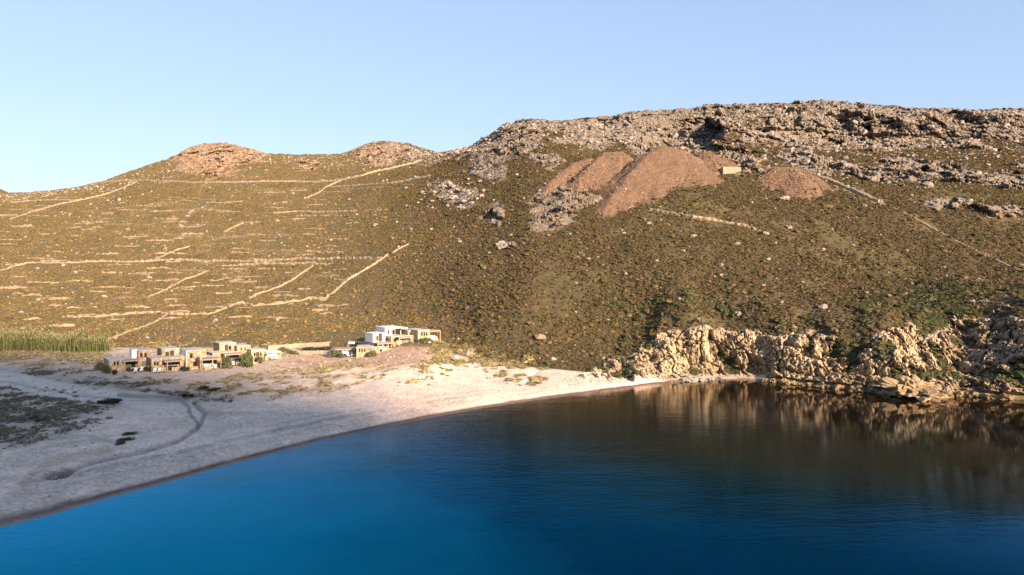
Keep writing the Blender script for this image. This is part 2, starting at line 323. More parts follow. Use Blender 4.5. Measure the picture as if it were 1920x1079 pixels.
# rock colours
rn = np.zeros(D.shape); rn[sel] = v1 * .6 + v2 * .4
RC = C(.33, .27, .215) * (1 - rn[..., None]) + C(.49, .41, .335) * rn[..., None]
och = sm(fbm(X / 6, Y / 6, Z / 4, 3, 150), .05, .4)[..., None] * .5
RC = RC * (1 - och) + C(.43, .28, .16) * och
gry = (sm(fbm(X / 9, Y / 9, Z / 6, 3, 155), .0, .4) * sm(PX, 1380, 1500) * (T > 6))[..., None] * .5
RC = RC * (1 - gry) + C(.36, .35, .35) * gry
lich = sm(n4 + n2, .35, .8)[..., None] * .5
RC = RC * (1 + leftm[..., None] * np.array([.22, .0, -.2]))
RC = RC * (1 - lich) + C(.20, .18, .13) * lich
ccl = (cliff * (T < 5))[..., None] * (.75 - .35 * sm(PX, 1700, 1800)[..., None])
CL = C(1.02, .78, .50) * (.68 + .5 * sm(fbm(X / 2.5, Y / 3, Z / 6, 4, 160), -.4, .5))[..., None]
RC = RC * (1 - ccl) + CL * ccl
rk = sm(rock + n2 * .35, .32, .55)[..., None]
ALB = ALB * (1 - rk) + RC * rk
# beach, plain
plain = (1 - sm(T + n1 * .08, 2.96, 3.08)) * (1 - sm(PX, 1425, 1455)) * (1 - sm(PX, 1240, 1300) * sm(T + n2 * .5, 2.4, 2.8))
sandc = C(.75, .57, .452) * (1 + .05 * n2 + .06 * n4 + .07 * n1)[..., None]
pl = plain[..., None]; ALB = ALB * (1 - pl) + sandc * pl
b2 = (T < 3.02)
mix(sm(n1 + n2 * .4, .1, .4) * .35 * b2, C(.40, .33, .27))
mix(line([(-50, 668), (150, 670), (250, 690), (420, 705), (500, 690), (620, 672), (800, 668)], 22) * b2 * .55, C(.36, .25, .17))
mix(line([(530, 672), (640, 680), (760, 672), (800, 658)], 18) * .7, C(.46, .29, .195))
dwn = line([(0, 664), (100, 660), (190, 668)], 14) * b2; mix(dwn * .7, C(.27, .21, .15))
mix(ell(210, 615, 70, 9, 0) * .5, C(.22, .2, .07))
# rough scrubby ground left of the road, road, tracks
rough = np.maximum(ell(60, 768, 118, 44, 4, .4), ell(0, 800, 90, 34, 0, .5)) * b2
mix(rough * sm(n2 + n1 * .6, -.75, -.1) * .88, C(.21, .155, .115)); mix(rough * sm(n2 * 1.3 - n1, .25, .6) * .7, C(.45, .39, .32))
band = line([(60, 690), (140, 712), (260, 722), (380, 733), (480, 727), (570, 712), (660, 700)], 19, .9) * b2
plainm = sm(T + n1 * .12, 2.24, 2.42) * (1 - sm(PX, 350, 640)) * b2; mix(plainm * .75, C(.52, .405, .315)); mix(plainm * sm(n2 + n1 * .6, -.05, .4) * .6, C(.33, .255, .19))
mix(band * .35, C(.38, .29, .21)); mix(band * sm(n2 + n1 * .5, -.3, .2) * .6, C(.30, .245, .165))
mix(line([(150, 712), (240, 726), (330, 741), (400, 742)], 5) * .7 * b2, C(.25, .165, .125))
road = line([(-60, 703), (20, 712), (80, 726), (150, 738), (230, 748), (320, 760), (372, 782), (380, 800)], 15, .35, raw=1) * b2
mix(road * .92, C(.66, .53, .44)); mix(line([(-60, 706), (40, 722), (140, 742), (240, 750), (330, 754)], 2, raw=1) * .5 * b2, C(.27, .22, .18))
mix(line([(225, 740), (290, 745), (335, 750), (352, 762), (358, 780), (372, 796)], 4, raw=1) * .75 * b2, C(.22, .18, .15))
mix(strm * .55 * b2, C(.20, .17, .155)); mix(ell(118, 880, 34, 10, -15) * .85 * b2, C(.13, .11, .10))
mix(line([(45, 905), (75, 880), (130, 858), (200, 843)], 6, raw=1) * .6 * b2, C(.50, .34, .22))
mix(line([(-40, 830), (60, 822), (150, 818), (230, 826)], 3) * .5 * b2, C(.30, .26, .22))
# wrack lines and wet strip by the water
sh = D - np.broadcast_to(d1, D.shape)
for off, ww, st in ((7.5, .8, .5), (10.5, .6, .35), (5.0, .5, .3)):
    w_ = 1 - sm(np.abs(sh - off - n1 * 1.2), ww * .3, ww * 1.4)
    mix(w_ * st * sm(n2 + n1, -.3, .3) * (PX < 1300) * b2, C(.26, .22, .20))
mix((1 - sm(np.abs(sh - 4.2 - n1 * .5), .5, 1.3)) * .5 * b2 * (PX < 1300), C(.60, .46, .37))
mix((1 - sm(sh + n2 * .25, 1.5, 2.0)) * .93 * (PX < 1290), C(.115, .066, .046))
mix((1 - sm(Z + n2 * .2, .1, .4)) * .85 * (PX > 1290), C(.13, .10, .06))
hz = ((T > 3.05) | ((cliff_all > .05) & (T > 1.0) & (PX > 1240)))[..., None]; ALB = np.where(hz, ALB * (.55 + .11 * leftm[..., None]), ALB)
ALB = np.clip(ALB, .01, .75)

# ---------------------------------------------------------------- mesh / material helpers
def mesh_np(name, verts, faces_v, fsize, mat, parent=None, smooth=False, col=None):
    me = bpy.data.meshes.new(name); nv = len(verts); fv = np.asarray(faces_v, np.int32).ravel(); nf = len(fv) // fsize
    me.vertices.add(nv); me.vertices.foreach_set('co', np.asarray(verts, np.float32).ravel())
    me.loops.add(len(fv)); me.loops.foreach_set('vertex_index', fv)
    me.polygons.add(nf); me.polygons.foreach_set('loop_start', np.arange(nf, dtype=np.int32) * fsize)
    me.polygons.foreach_set('use_smooth', np.full(nf, smooth))
    me.update(calc_edges=True)
    if col is not None:
        a = me.color_attributes.new('albedo', 'FLOAT_COLOR', 'POINT')
        a.data.foreach_set('color', np.concatenate([col, np.ones((nv, 1))], 1).astype(np.float32).ravel())
    if mat: me.materials.append(mat)
    o = bpy.data.objects.new(name, me); COL.objects.link(o)
    if parent: o.parent = parent
    return o
def tag(o, label=None, cat=None, group=None, kind=None):
    if label: o['label'] = label
    if cat: o['category'] = cat
    if group: o['group'] = group
    if kind: o['kind'] = kind
    return o
class NB:
    def __init__(s, name):
        s.m = bpy.data.materials.new(name); s.m.use_nodes = True; s.n = s.m.node_tree.nodes; s.l = s.m.node_tree.links; s.p = s.n['Principled BSDF']
        s.p.inputs['Specular IOR Level'].default_value = .15; s.p.inputs['Roughness'].default_value = .9
    def geo(s): return s.n.new('ShaderNodeNewGeometry').outputs['Position']
    def noise(s, scale, detail=4, rough=.6, vec=None, stretch=None):
        t = s.n.new('ShaderNodeTexNoise'); t.inputs['Scale'].default_value = scale; t.inputs['Detail'].default_value = detail; t.inputs['Roughness'].default_value = rough
        v = vec if vec is not None else s.geo()
        if stretch:
            mp = s.n.new('ShaderNodeMapping'); mp.inputs['Scale'].default_value = stretch; s.l.new(v, mp.inputs[0]); v = mp.outputs[0]
        s.l.new(v, t.inputs['Vector']); return t.outputs[0]
    def ramp(s, fac, stops):
        r = s.n.new('ShaderNodeValToRGB'); e = r.color_ramp.elements
        while len(e) < len(stops): e.new(.5)
        for k, (p, c) in enumerate(stops): e[k].position = p; e[k].color = (c if len(c) == 4 else (*c, 1))
        s.l.new(fac, r.inputs[0]); return r.outputs[0]
    def mul(s, a, b, f=1.0, mode='MULTIPLY'):
        m = s.n.new('ShaderNodeMix'); m.data_type = 'RGBA'; m.blend_type = mode; m.inputs[0].default_value = f
        for i, v in ((6, a), (7, b)):
            if hasattr(v, 'is_linked'): s.l.new(v, m.inputs[i])
            else: m.inputs[i].default_value = (*v, 1)
        return m.outputs[2]
    def base(s, c):
        if hasattr(c, 'is_linked'): s.l.new(c, s.p.inputs['Base Color'])
        else: s.p.inputs['Base Color'].default_value = (*c, 1)
    def bump(s, h, strength=.5, dist=.1):
        b = s.n.new('ShaderNodeBump'); b.inputs['Strength'].default_value = strength; b.inputs['Distance'].default_value = dist
        s.l.new(h, b.inputs['Height']); s.l.new(b.outputs[0], s.p.inputs['Normal'])

M = {}
def vary(name, col, lo=.75, hi=1.2, scale=1.2, rough=.9, bump=0, bscale=4):
    k = NB(name); g = k.ramp(k.noise(scale, 5, .65), [(.3, (lo,) * 3), (.7, (hi,) * 3)])
    k.base(k.mul(col, g)); k.p.inputs['Roughness'].default_value = rough
    if bump: k.bump(k.noise(bscale, 4, .6), bump, .1)
    M[name] = k.m; return k.m
# terrain material: painted albedo times fine grain
k = NB('hill_ground'); at = k.n.new('ShaderNodeAttribute'); at.attribute_name = 'albedo'
g1 = k.ramp(k.noise(1.9, 6, .7), [(.28, (.62,) * 3), (.5, (1,) * 3), (.72, (1.4,) * 3)])
g2 = k.ramp(k.noise(.35, 5, .6), [(.3, (.85,) * 3), (.7, (1.15,) * 3)])
k.base(k.mul(k.mul(at.outputs[0], g1), g2)); ra = k.n.new('ShaderNodeAttribute'); ra.attribute_name = 'rockm'
vb = k.n.new('ShaderNodeTexVoronoi'); vb.feature = 'DISTANCE_TO_EDGE'; vb.inputs['Scale'].default_value = .9
wv = k.n.new('ShaderNodeVectorMath'); wv.operation = 'ADD'; wn_ = k.n.new('ShaderNodeTexNoise'); wn_.inputs['Scale'].default_value = .8; wn_.inputs['Detail'].default_value = 4
gp = k.geo(); k.l.new(gp, wn_.inputs['Vector']); k.l.new(gp, wv.inputs[0]); k.l.new(wn_.outputs['Color'], wv.inputs[1]); k.l.new(wv.outputs[0], vb.inputs['Vector'])
vr = k.ramp(vb.outputs['Distance'], [(0, (0, 0, 0)), (.14, (1, 1, 1))])
k.bump(k.mul(k.noise(1.6, 6, .7), k.mul((.8, .8, .8), k.mul(vr, ra.outputs['Color'], 1)), 1, 'ADD'), .8, .45)
wa = k.n.new('ShaderNodeAttribute'); wa.attribute_name = 'wet'
for sock, a0, a1 in (('Roughness', .92, .12), ('Specular IOR Level', .12, .7)):
    mr_ = k.n.new('ShaderNodeMapRange'); mr_.inputs[3].default_value = a0; mr_.inputs[4].default_value = a1; k.l.new(wa.outputs['Fac'], mr_.inputs[0]); k.l.new(mr_.outputs[0], k.p.inputs[sock])
M['ground'] = k.m

def grid_faces(nr, nc):
    i = np.arange(nr * nc).reshape(nr, nc)
    return np.stack([i[:-1, :-1], i[:-1, 1:], i[1:, 1:], i[1:, :-1]], -1).reshape(-1, 4)
P = np.stack([X, Y, Z], -1)
terrain = mesh_np('hills_and_beach', P.reshape(-1, 3), grid_faces(NR, NC), 4, M['ground'], smooth=False, col=ALB.reshape(-1, 3))
wt_ = terrain.data.attributes.new('wet', 'FLOAT', 'POINT'); wt_.data.foreach_set('value', ((1 - sm(sh + n2 * .3, .5, 1.3)) * (PX < 1290)).astype(np.float32).ravel())
ra_ = terrain.data.attributes.new('rockm', 'FLOAT', 'POINT'); ra_.data.foreach_set('value', np.clip(rock, 0, 1).astype(np.float32).ravel())
terrain.name = 'terrain'; tag(terrain, kind='structure')

# lookup helpers on the finished terrain
SX = 960 + X / Y * F; SY = HY - (Z - CAMH) / Y * F
def colat(x): return int(np.clip(np.searchsorted(px, x), 1, NC - 1))
def at_px(x, y):
    """ground point seen at photo pixel (x, y)"""
    c = colat(x); s = SY[15:, c]; i = int(np.argmax(s <= y)) + 15
    if s.min() > y: i = 15 + int(s.argmin())
    a, b = SY[i - 1, c], SY[i, c]; t = 0 if abs(a - b) < 1e-6 else min(1, max(0, (a - y) / (a - b)))
    d = Y[i - 1, c] * (1 - t) + Y[i, c] * t; z = Z[i - 1, c] * (1 - t) + Z[i, c] * t
    return Vector(((x - 960) / F * d, d, z))
def ground(x, y):
    c = colat(960 + x / y * F); dcol = Y[:, c]; i = int(np.clip(np.argmax(dcol >= y), 1, NR - 1))
    a, b = dcol[i - 1], dcol[i]; t = min(1, max(0, (y - a) / (b - a + 1e-9)))
    return float(Z[i - 1, c] * (1 - t) + Z[i, c] * t)

# headland behind the bay mouth: it throws the evening shade over the left of the beach
sv = np.linspace(-420, 135, 120); av = np.linspace(-330, -45, 70)
SS, AA = np.meshgrid(sv, av)
hb = PL(SS - 5, [(-420, 40), (-200, 62), (0, 62), (16, 57), (30, 51), (48, 44), (66, 34), (90, 22), (125, 4), (135, -2)])
hb = hb * 2.11
hb = hb * np.exp(-((AA + 160) / 62) ** 2) - 3 + fbm(SS / 30, AA / 30, 0, 4, 200) * 1.5
hx, hy = .8 * SS - .6 * AA, .6 * SS + .8 * AA
hcol = np.tile(C(.17, .14, .08), (SS.size, 1))
tag(mesh_np('headland', np.stack([hx, hy, hb], -1).reshape(-1, 3), grid_faces(70, 120), 4, M['ground'], smooth=True, col=hcol), kind='structure')

# ---------------------------------------------------------------- sea
k = NB('sea_water'); pos = k.geo()
geo = k.n.new('ShaderNodeNewGeometry'); dot = k.n.new('ShaderNodeVectorMath'); dot.operation = 'DOT_PRODUCT'
k.l.new(geo.outputs['True Normal'], dot.inputs[0]); k.l.new(geo.outputs['Incoming'], dot.inputs[1])
edge = k.ramp(dot.outputs['Value'], [(.165, (1, .93, .82)), (.22, (.44, .62, .88)), (.285, (.09, .44, .78)), (.35, (.010, .23, .40)), (.42, (.002, .085, .15))])
mp = k.n.new('ShaderNodeMapping'); mp.inputs['Rotation'].default_value = (0, 0, R(-14)); mp.inputs['Scale'].default_value = (.34, 1.0, 1); k.l.new(pos, mp.inputs[0])
w2 = k.noise(1.5, 4, .6, vec=mp.outputs[0]); w3 = k.noise(.22, 2, .5, vec=mp.outputs[0])
hsum = k.mul(w2, k.mul(w3, (1.6,) * 3), 1, 'ADD')
bm = k.n.new('ShaderNodeBump'); bm.inputs['Distance'].default_value = .16; sx_ = k.n.new('ShaderNodeSeparateXYZ'); k.l.new(pos, sx_.inputs[0]); mr = k.n.new('ShaderNodeMapRange'); mr.inputs[1].default_value = -30; mr.inputs[2].default_value = 60; mr.inputs[3].default_value = .42; mr.inputs[4].default_value = .03
k.l.new(sx_.outputs[0], mr.inputs[0]); k.l.new(mr.outputs[0], bm.inputs['Strength'])
k.l.new(hsum, bm.inputs['Height'])
gls = k.n.new('ShaderNodeBsdfGlossy'); gls.inputs['Roughness'].default_value = .03; k.l.new(edge, gls.inputs['Color']); k.l.new(bm.outputs[0], gls.inputs['Normal'])
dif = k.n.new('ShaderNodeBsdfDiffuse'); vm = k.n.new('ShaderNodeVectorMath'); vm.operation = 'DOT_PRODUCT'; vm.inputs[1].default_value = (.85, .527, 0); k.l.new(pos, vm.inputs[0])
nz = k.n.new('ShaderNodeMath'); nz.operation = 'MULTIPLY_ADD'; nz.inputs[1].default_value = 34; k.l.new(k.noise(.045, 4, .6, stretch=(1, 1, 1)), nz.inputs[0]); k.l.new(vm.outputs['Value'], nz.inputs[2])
m2 = k.n.new('ShaderNodeMapRange'); m2.inputs[1].default_value = 30; m2.inputs[2].default_value = 92; k.l.new(nz.outputs[0], m2.inputs[0])      # reflections painted into the colour: blue sky left, dark hill over weed right
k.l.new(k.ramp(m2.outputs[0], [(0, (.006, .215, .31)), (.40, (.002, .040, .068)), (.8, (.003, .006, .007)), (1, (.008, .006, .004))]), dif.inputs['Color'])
fr = k.n.new('ShaderNodeFresnel'); fr.inputs['IOR'].default_value = 1.72; k.l.new(bm.outputs[0], fr.inputs['Normal'])
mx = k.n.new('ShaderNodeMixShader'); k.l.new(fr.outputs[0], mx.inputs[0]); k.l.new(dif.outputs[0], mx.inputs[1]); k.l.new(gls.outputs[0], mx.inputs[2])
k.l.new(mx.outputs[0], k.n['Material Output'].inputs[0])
M['water'] = k.m
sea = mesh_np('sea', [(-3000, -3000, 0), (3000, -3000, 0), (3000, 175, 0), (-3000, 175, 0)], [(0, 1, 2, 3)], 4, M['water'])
tag(sea, kind='structure')

#@@VEG
# ---------------------------------------------------------------- ground cover (nobody could count it): scrub, dune grass, loose stones
rng = np.random.default_rng(11)
def unlinked(name, verts, faces, mat, fs=3):
    me = bpy.data.meshes.new(name); me.from_pydata([tuple(v) for v in verts], [], [tuple(f) for f in faces]); me.materials.append(mat)
    return bpy.data.objects.new(name, me)
def ico(sub=1):
    import bmesh
    bm = bmesh.new(); bmesh.ops.create_icosphere(bm, subdivisions=sub, radius=1)
    v = np.array([x.co for x in bm.verts]); f = [[q.index for q in x.verts] for x in bm.faces]; bm.free(); return v, f
def stuff_mat(name, rough=.95, lo=.72, hi=1.32, scale=3.0):
    k = NB(name); a = k.n.new('ShaderNodeAttribute'); a.attribute_type = 'INSTANCER'; a.attribute_name = 'tint'
    k.base(k.mul(a.outputs[0], k.ramp(k.noise(scale, 3, .7), [(.3, (lo,) * 3), (.7, (hi,) * 3)]))); k.p.inputs['Roughness'].default_value = rough
    return k.m
sm_scrub, sm_rock, sm_grass = stuff_mat('scrub_leaves'), stuff_mat('stone_chunks', .9, .8, 1.2, .8), stuff_mat('grass_blades')
def shrub_proto(i):
    v, f = ico(2); r = 1 + rng.uniform(-.32, .30, len(v)); v = v * r[:, None]; v[:, 2] = np.maximum(v[:, 2], -.2) * .72
    v = v * .5; V, Fc = list(v), list(f)
    for _ in range(26):                                     # ragged leafy sprigs standing off the dome
        a, e = rng.uniform(0, 6.28), rng.uniform(.1, 1.4); d = np.array([math.cos(a) * math.cos(e), math.sin(a) * math.cos(e), math.sin(e) * .8])
        c = d * .46; t = rng.normal(size=3); t *= .11 / np.linalg.norm(t); n0 = len(V); V += [c + t, c - t, c + d * rng.uniform(.1, .26) + rng.normal(size=3) * .05]; Fc.append([n0, n0 + 1, n0 + 2])
    return unlinked('scrub_clump', V, Fc, sm_scrub)
def rock_proto(i):
    v, f = ico(1); v = v * (1 + rng.uniform(-.3, .3, (len(v), 1))); v = v * np.array([.6, .45, .38]); v[:, 2] += .1
    return unlinked('stone_chunk', v, f, sm_rock)
def grass_proto(i):
    V, Fc = [], []
    for _ in range(34):
        a, rr_ = rng.uniform(0, 6.28), rng.uniform(0, .3); b = np.array([math.cos(a) * rr_, math.sin(a) * rr_, -.05]); le = rng.uniform(.05, .35)
        tip = b + np.array([math.cos(a) * le, math.sin(a) * le, rng.uniform(.3, .7)]); s_ = np.array([-math.sin(a), math.cos(a), 0]) * .035
        n0 = len(V); V += [b - s_, b + s_, tip]; Fc.append([n0, n0 + 1, n0 + 2])
    return unlinked('grass_clump', V, Fc, sm_grass)
def scatter(name, protos, pts, scale, rot, tintc, idx, label=None):
    me = bpy.data.meshes.new(name); me.vertices.add(len(pts)); me.vertices.foreach_set('co', pts.astype(np.float32).ravel())
    def at(n, ty, data, key): a = me.attributes.new(n, ty, 'POINT'); a.data.foreach_set(key, data)
    at('scl', 'FLOAT_VECTOR', scale.astype(np.float32).ravel(), 'vector'); at('rot', 'FLOAT_VECTOR', rot.astype(np.float32).ravel(), 'vector')
    at('idx', 'INT', idx.astype(np.int32), 'value')
    at('tint', 'FLOAT_COLOR', np.concatenate([tintc, np.ones((len(pts), 1))], 1).astype(np.float32).ravel(), 'color')
    o = bpy.data.objects.new(name, me); COL.objects.link(o)
    ng = bpy.data.node_groups.new(name, 'GeometryNodeTree')
    ng.interface.new_socket('Geometry', in_out='INPUT', socket_type='NodeSocketGeometry'); ng.interface.new_socket('Geometry', in_out='OUTPUT', socket_type='NodeSocketGeometry')
    N = ng.nodes; L = ng.links; gi, go = N.new('NodeGroupInput'), N.new('NodeGroupOutput')
    mp_ = N.new('GeometryNodeMeshToPoints'); L.new(gi.outputs[0], mp_.inputs[0]); ip = N.new('GeometryNodeInstanceOnPoints'); L.new(mp_.outputs[0], ip.inputs['Points'])
    gg = N.new('GeometryNodeGeometryToInstance')
    for q in protos:
        oi = N.new('GeometryNodeObjectInfo'); oi.inputs['Object'].default_value = q; L.new(oi.outputs['Geometry'], gg.inputs[0])
    L.new(gg.outputs[0], ip.inputs['Instance']); ip.inputs['Pick Instance'].default_value = True
    def na(n, ty): a = N.new('GeometryNodeInputNamedAttribute'); a.data_type = ty; a.inputs[0].default_value = n; return a.outputs[0]
    L.new(na('idx', 'INT'), ip.inputs['Instance Index']); L.new(na('scl', 'FLOAT_VECTOR'), ip.inputs['Scale'])
    er = N.new('FunctionNodeEulerToRotation'); L.new(na('rot', 'FLOAT_VECTOR'), er.inputs[0]); L.new(er.outputs[0], ip.inputs['Rotation'])
    L.new(ip.outputs[0], go.inputs[0])
    md = o.modifiers.new('scatter', 'NODES'); md.node_group = ng
    tag(o, kind='stuff'); 
    if label: o['label'] = label
    return o
# cells of the terrain grid, weighted by their true area
dA_ = P[1:, :-1] - P[:-1, :-1]; dB_ = P[:-1, 1:] - P[:-1, :-1]
area = np.linalg.norm(np.cross(dA_, dB_), axis=-1)
plan = np.abs(dA_[..., 0] * dB_[..., 1] - dA_[..., 1] * dB_[..., 0]); area = np.minimum(area, plan * 1.6)
cpx, cpy, cT, crock = PX[:-1, :-1], PY[:-1, :-1], T[:-1, :-1], rock[:-1, :-1]
cn1, cn2, cn3, cn4 = n1[:-1, :-1], n2[:-1, :-1], n3[:-1, :-1], patch[:-1, :-1]; cl_ = leftm[:-1, :-1]; cdist = D[:-1, :-1]
inview = (cpx > -120) & (cpx < 2040)
def sample(w, n):
    w = (w * area * inview).ravel(); c = np.cumsum(w); i = np.searchsorted(c, rng.uniform(0, c[-1], n)); i = np.clip(i, 0, len(w) - 1)
    r_, c_ = np.unravel_index(i, area.shape); a, b = rng.uniform(0, 1, (2, n, 1))
    return P[r_, c_] + dA_[r_, c_] * a + dB_[r_, c_] * b, r_, c_
def colmix(n, cols, wts):
    return np.array(cols)[rng.choice(len(cols), n, p=np.array(wts) / sum(wts))] * rng.uniform(.84, 1.18, (n, 1))
HEAP_EX = [(1240, 330, 110, 75), (1085, 310, 75, 40), (1468, 332, 60, 26)]
heapm = np.zeros(cpx.shape)
for hx0, hy0, ra, rb in HEAP_EX: heapm = np.maximum(heapm, (np.hypot((cpx - hx0) / ra, (cpy - hy0) / rb) < 1) * 1.)
villa = ((cpx > 600) & (cpx < 840) & (cpy > 600 + np.abs(cpx - 760) * .12) & (cT < 3.6)) * 1.
hill_w = sm(cT, 3.02, 3.25) * (cT < 10.3) * (1 - .96 * sm(cliff_raw[:-1, :-1], .2, .7)) * (1 - sm(crock, .15, .6) * .93) * (1 - .8 * sm(cn1, .12, .45)) * (.45 + .55 * sm(cn2 + cn1, -.25, .15)) * (1 - villa * .9) * (1 - pathm[:-1, :-1]) * (1 - .93 * wallm[:-1, :-1])
w = hill_w * (1 - .3 * cl_)
NS = 260000
pt, ri, ci = sample(w, NS)
lf = cl_[ri, ci]; gy = cpy[ri, ci]; gx = cpx[ri, ci]
gold = np.exp(-((gy - 610 + (gx < 700) * (700 - gx) * .03) / 42) ** 2) * sm(gx, 380, 560) * (1 - sm(gx, 1060, 1240)) * .13 + .002
green = .25 + .35 * sm(cn1[ri, ci], -.2, .3)
tc = colmix(NS, [(.125, .102, .045), (.066, .066, .030), (.150, .108, .066), (.23, .175, .10), (.15, .14, .055)], [4, 3, 4, 2, 1.5])
tc = np.where((rng.uniform(0, 1, NS) < gold)[:, None], colmix(NS, [(.25, .17, .04), (.20, .155, .045), (.23, .13, .036)], [2, 3, 1]), tc)
tc = tc * (.62 + .10 * lf[:, None]) * np.array([1.06, .97, .9]) * (1 + .6 * lf[:, None] * np.array([.85, .78, .42]))
sz = np.exp(rng.normal(0, .33, NS)) * (.58 - .20 * lf) * (1 + .25 * (gold > .2)); big = rng.uniform(0, 1, NS) < .03; sz = np.where(big, sz * 1.9, sz)
dens_big = np.maximum(0, 1 - np.hypot((gx - 1765) / 95, (gy - 572) / 55)) ; sz = np.minimum(sz * (1 + 1.3 * sm(dens_big, 0, .4)), 2.4)
tc = np.where((dens_big > rng.uniform(0, .5, NS))[:, None], colmix(NS, [(.036, .040, .019), (.055, .056, .025), (.085, .072, .036)], [3, 3, 1.4]), tc)
scl_ = np.stack([sz * rng.uniform(.8, 1.4, NS), sz * rng.uniform(.8, 1.3, NS), sz * rng.uniform(.7, 1.25, NS)], 1)
rot_ = np.stack([rng.normal(0, .15, NS), rng.normal(0, .15, NS), rng.uniform(0, 6.28, NS)], 1)
scatter('scrub', [shrub_proto(i) for i in range(5)], pt, scl_, rot_, tc, rng.integers(0, 5, NS))
# shrubs growing in the sea cliffs and gully
wc = (cT > 2.6) * (cT < 4.6) * sm(cpx, 1080, 1200) * sm(veg_in_cliff[:-1, :-1], .3, .8)
NG = 3600; pt, ri, ci = sample(wc, NG); sz = np.exp(rng.normal(0, .4, NG)) * .75
scatter('cliff_scrub', [shrub_proto(i) for i in range(3)], pt, np.stack([sz * 1.1, sz, sz], 1), rot_[:NG], colmix(NG, [(.045, .052, .022), (.08, .078, .032), (.11, .085, .045)], [3, 3, 2]), rng.integers(0, 3, NG))
# dune and plain vegetation
gm = (cT > 2.0) * (cT < 3.5)
w = gm * (np.maximum.reduce([dun[:-1, :-1] * .9 * sm(cn2 + cn1 * .5, -.1, .25), band[:-1, :-1] * sm(cn2 + cn1 * .4, -.1, .2) * .9, rough[:-1, :-1] * sm(cn2, -.35, .1) * 1.5, dwn[:-1, :-1] * .9, (sm(cT, 2.8, 3.0) * (1 - sm(cT, 3.1, 3.3)) * (1 - villa)) * sm(cn2, -.2, .2) * (cpx < 600) * .5]))
w = w * (1 - .97 * sm(road[:-1, :-1], .1, .5)); NGr = 13500; pt, ri, ci = sample(w, NGr); gx, gy = cpx[ri, ci], cpy[ri, ci]; sz = np.exp(rng.normal(0, .35, NGr)) * (.55 + .45 * sm(gx, 700, 900)) * np.where(gx < 250, .85, 1)
tc = colmix(NGr, [(.30, .24, .12), (.20, .19, .08), (.15, .12, .075), (.36, .27, .16)], [3, 3, 2, 2]); tc = np.where(((gx < 330) & (gy > 700))[:, None], colmix(NGr, [(.18, .14, .105), (.25, .205, .145), (.15, .155, .07)], [4, 3, 1.4]), tc)
half = rng.uniform(0, 1, NGr) < .45
dunes = scatter('dune_grass', [grass_proto(i) for i in range(3)] + [shrub_proto(9)], pt, np.stack([sz * 1.2, sz * 1.2, sz * np.where(half, .5, .75)], 1), np.stack([0 * sz, 0 * sz, rng.uniform(0, 6.28, NGr)], 1), tc, np.where(half, 3, rng.integers(0, 3, NGr)))
# loose stones on the slopes, at the foot of crags, along the beach
rocky = sm(crock, .1, .5)
w = (cT > 3.05) * (cT < 9.4) * (1 - sm(cliff_raw[:-1, :-1], .2, .7)) * (.03 + .28 * sm(cpx, 1350, 1480) * (cT > 6.4) + .12 * cl_ * sm(cn2 + cn1, .1, .5) + .08 * rocky * (cT > 6) + .7 * np.maximum(0, 1 - np.hypot((cpx - 850) / 75, (cpy - 362) / 38)) + .4 * sm(cT, 7.2, 8) + .15 * (np.abs(cpy - 655) < 30) * (cpx > 850) * (cpx < 1150))
NRk = 15000; pt, ri, ci = sample(w, NRk); sz = np.exp(rng.normal(-.5, .55, NRk)) * (.75 + .5 * sm(cdist[ri, ci], 230, 350)) * (1 - .2 * cl_[ri, ci])
scatter('loose_stones', [rock_proto(i) for i in range(5)], pt, np.stack([sz, sz, sz], 1), np.stack([rng.normal(0, .4, NRk), rng.normal(0, .4, NRk), rng.uniform(0, 6.28, NRk)], 1), colmix(NRk, [(.30, .25, .205), (.25, .21, .18), (.27, .20, .14)], [3, 3, 1]), rng.integers(0, 5, NRk))
#@@OBJ
# ---------------------------------------------------------------- mesh builder for things
class MB:
    def __init__(s): s.v, s.f = [], []
    def box(s, x0, x1, y0, y1, z0, z1):
        n = len(s.v); s.v += [(x0, y0, z0), (x1, y0, z0), (x1, y1, z0), (x0, y1, z0), (x0, y0, z1), (x1, y0, z1), (x1, y1, z1), (x0, y1, z1)]
        s.f += [tuple(n + i for i in q) for q in ((0, 3, 2, 1), (4, 5, 6, 7), (0, 1, 5, 4), (1, 2, 6, 5), (2, 3, 7, 6), (3, 0, 4, 7))]; return s
    def hexa(s, pts):
        n = len(s.v); s.v += [tuple(p) for p in pts]
        s.f += [tuple(n + i for i in q) for q in ((0, 3, 2, 1), (4, 5, 6, 7), (0, 1, 5, 4), (1, 2, 6, 5), (2, 3, 7, 6), (3, 0, 4, 7))]; return s
    def build(s, name, mat, parent=None, smooth=False):
        me = bpy.data.meshes.new(name); me.from_pydata(s.v, [], s.f); me.materials.append(mat)
        if smooth: me.polygons.foreach_set('use_smooth', [True] * len(me.polygons))
        o = bpy.data.objects.new(name, me); COL.objects.link(o)
        if parent: o.parent = parent
        return o
def empty(name, loc, rz=0, label=None, cat=None, group=None):
    o = bpy.data.objects.new(name, None); COL.objects.link(o); o.location = loc; o.rotation_euler = (0, 0, rz); tag(o, label, cat, group); return o
def copy_tree(o, parent=None):
    c = o.copy(); COL.objects.link(c); c.parent = parent
    for ch in [q for q in bpy.data.objects if q.parent == o]: copy_tree(ch, c)
    return c

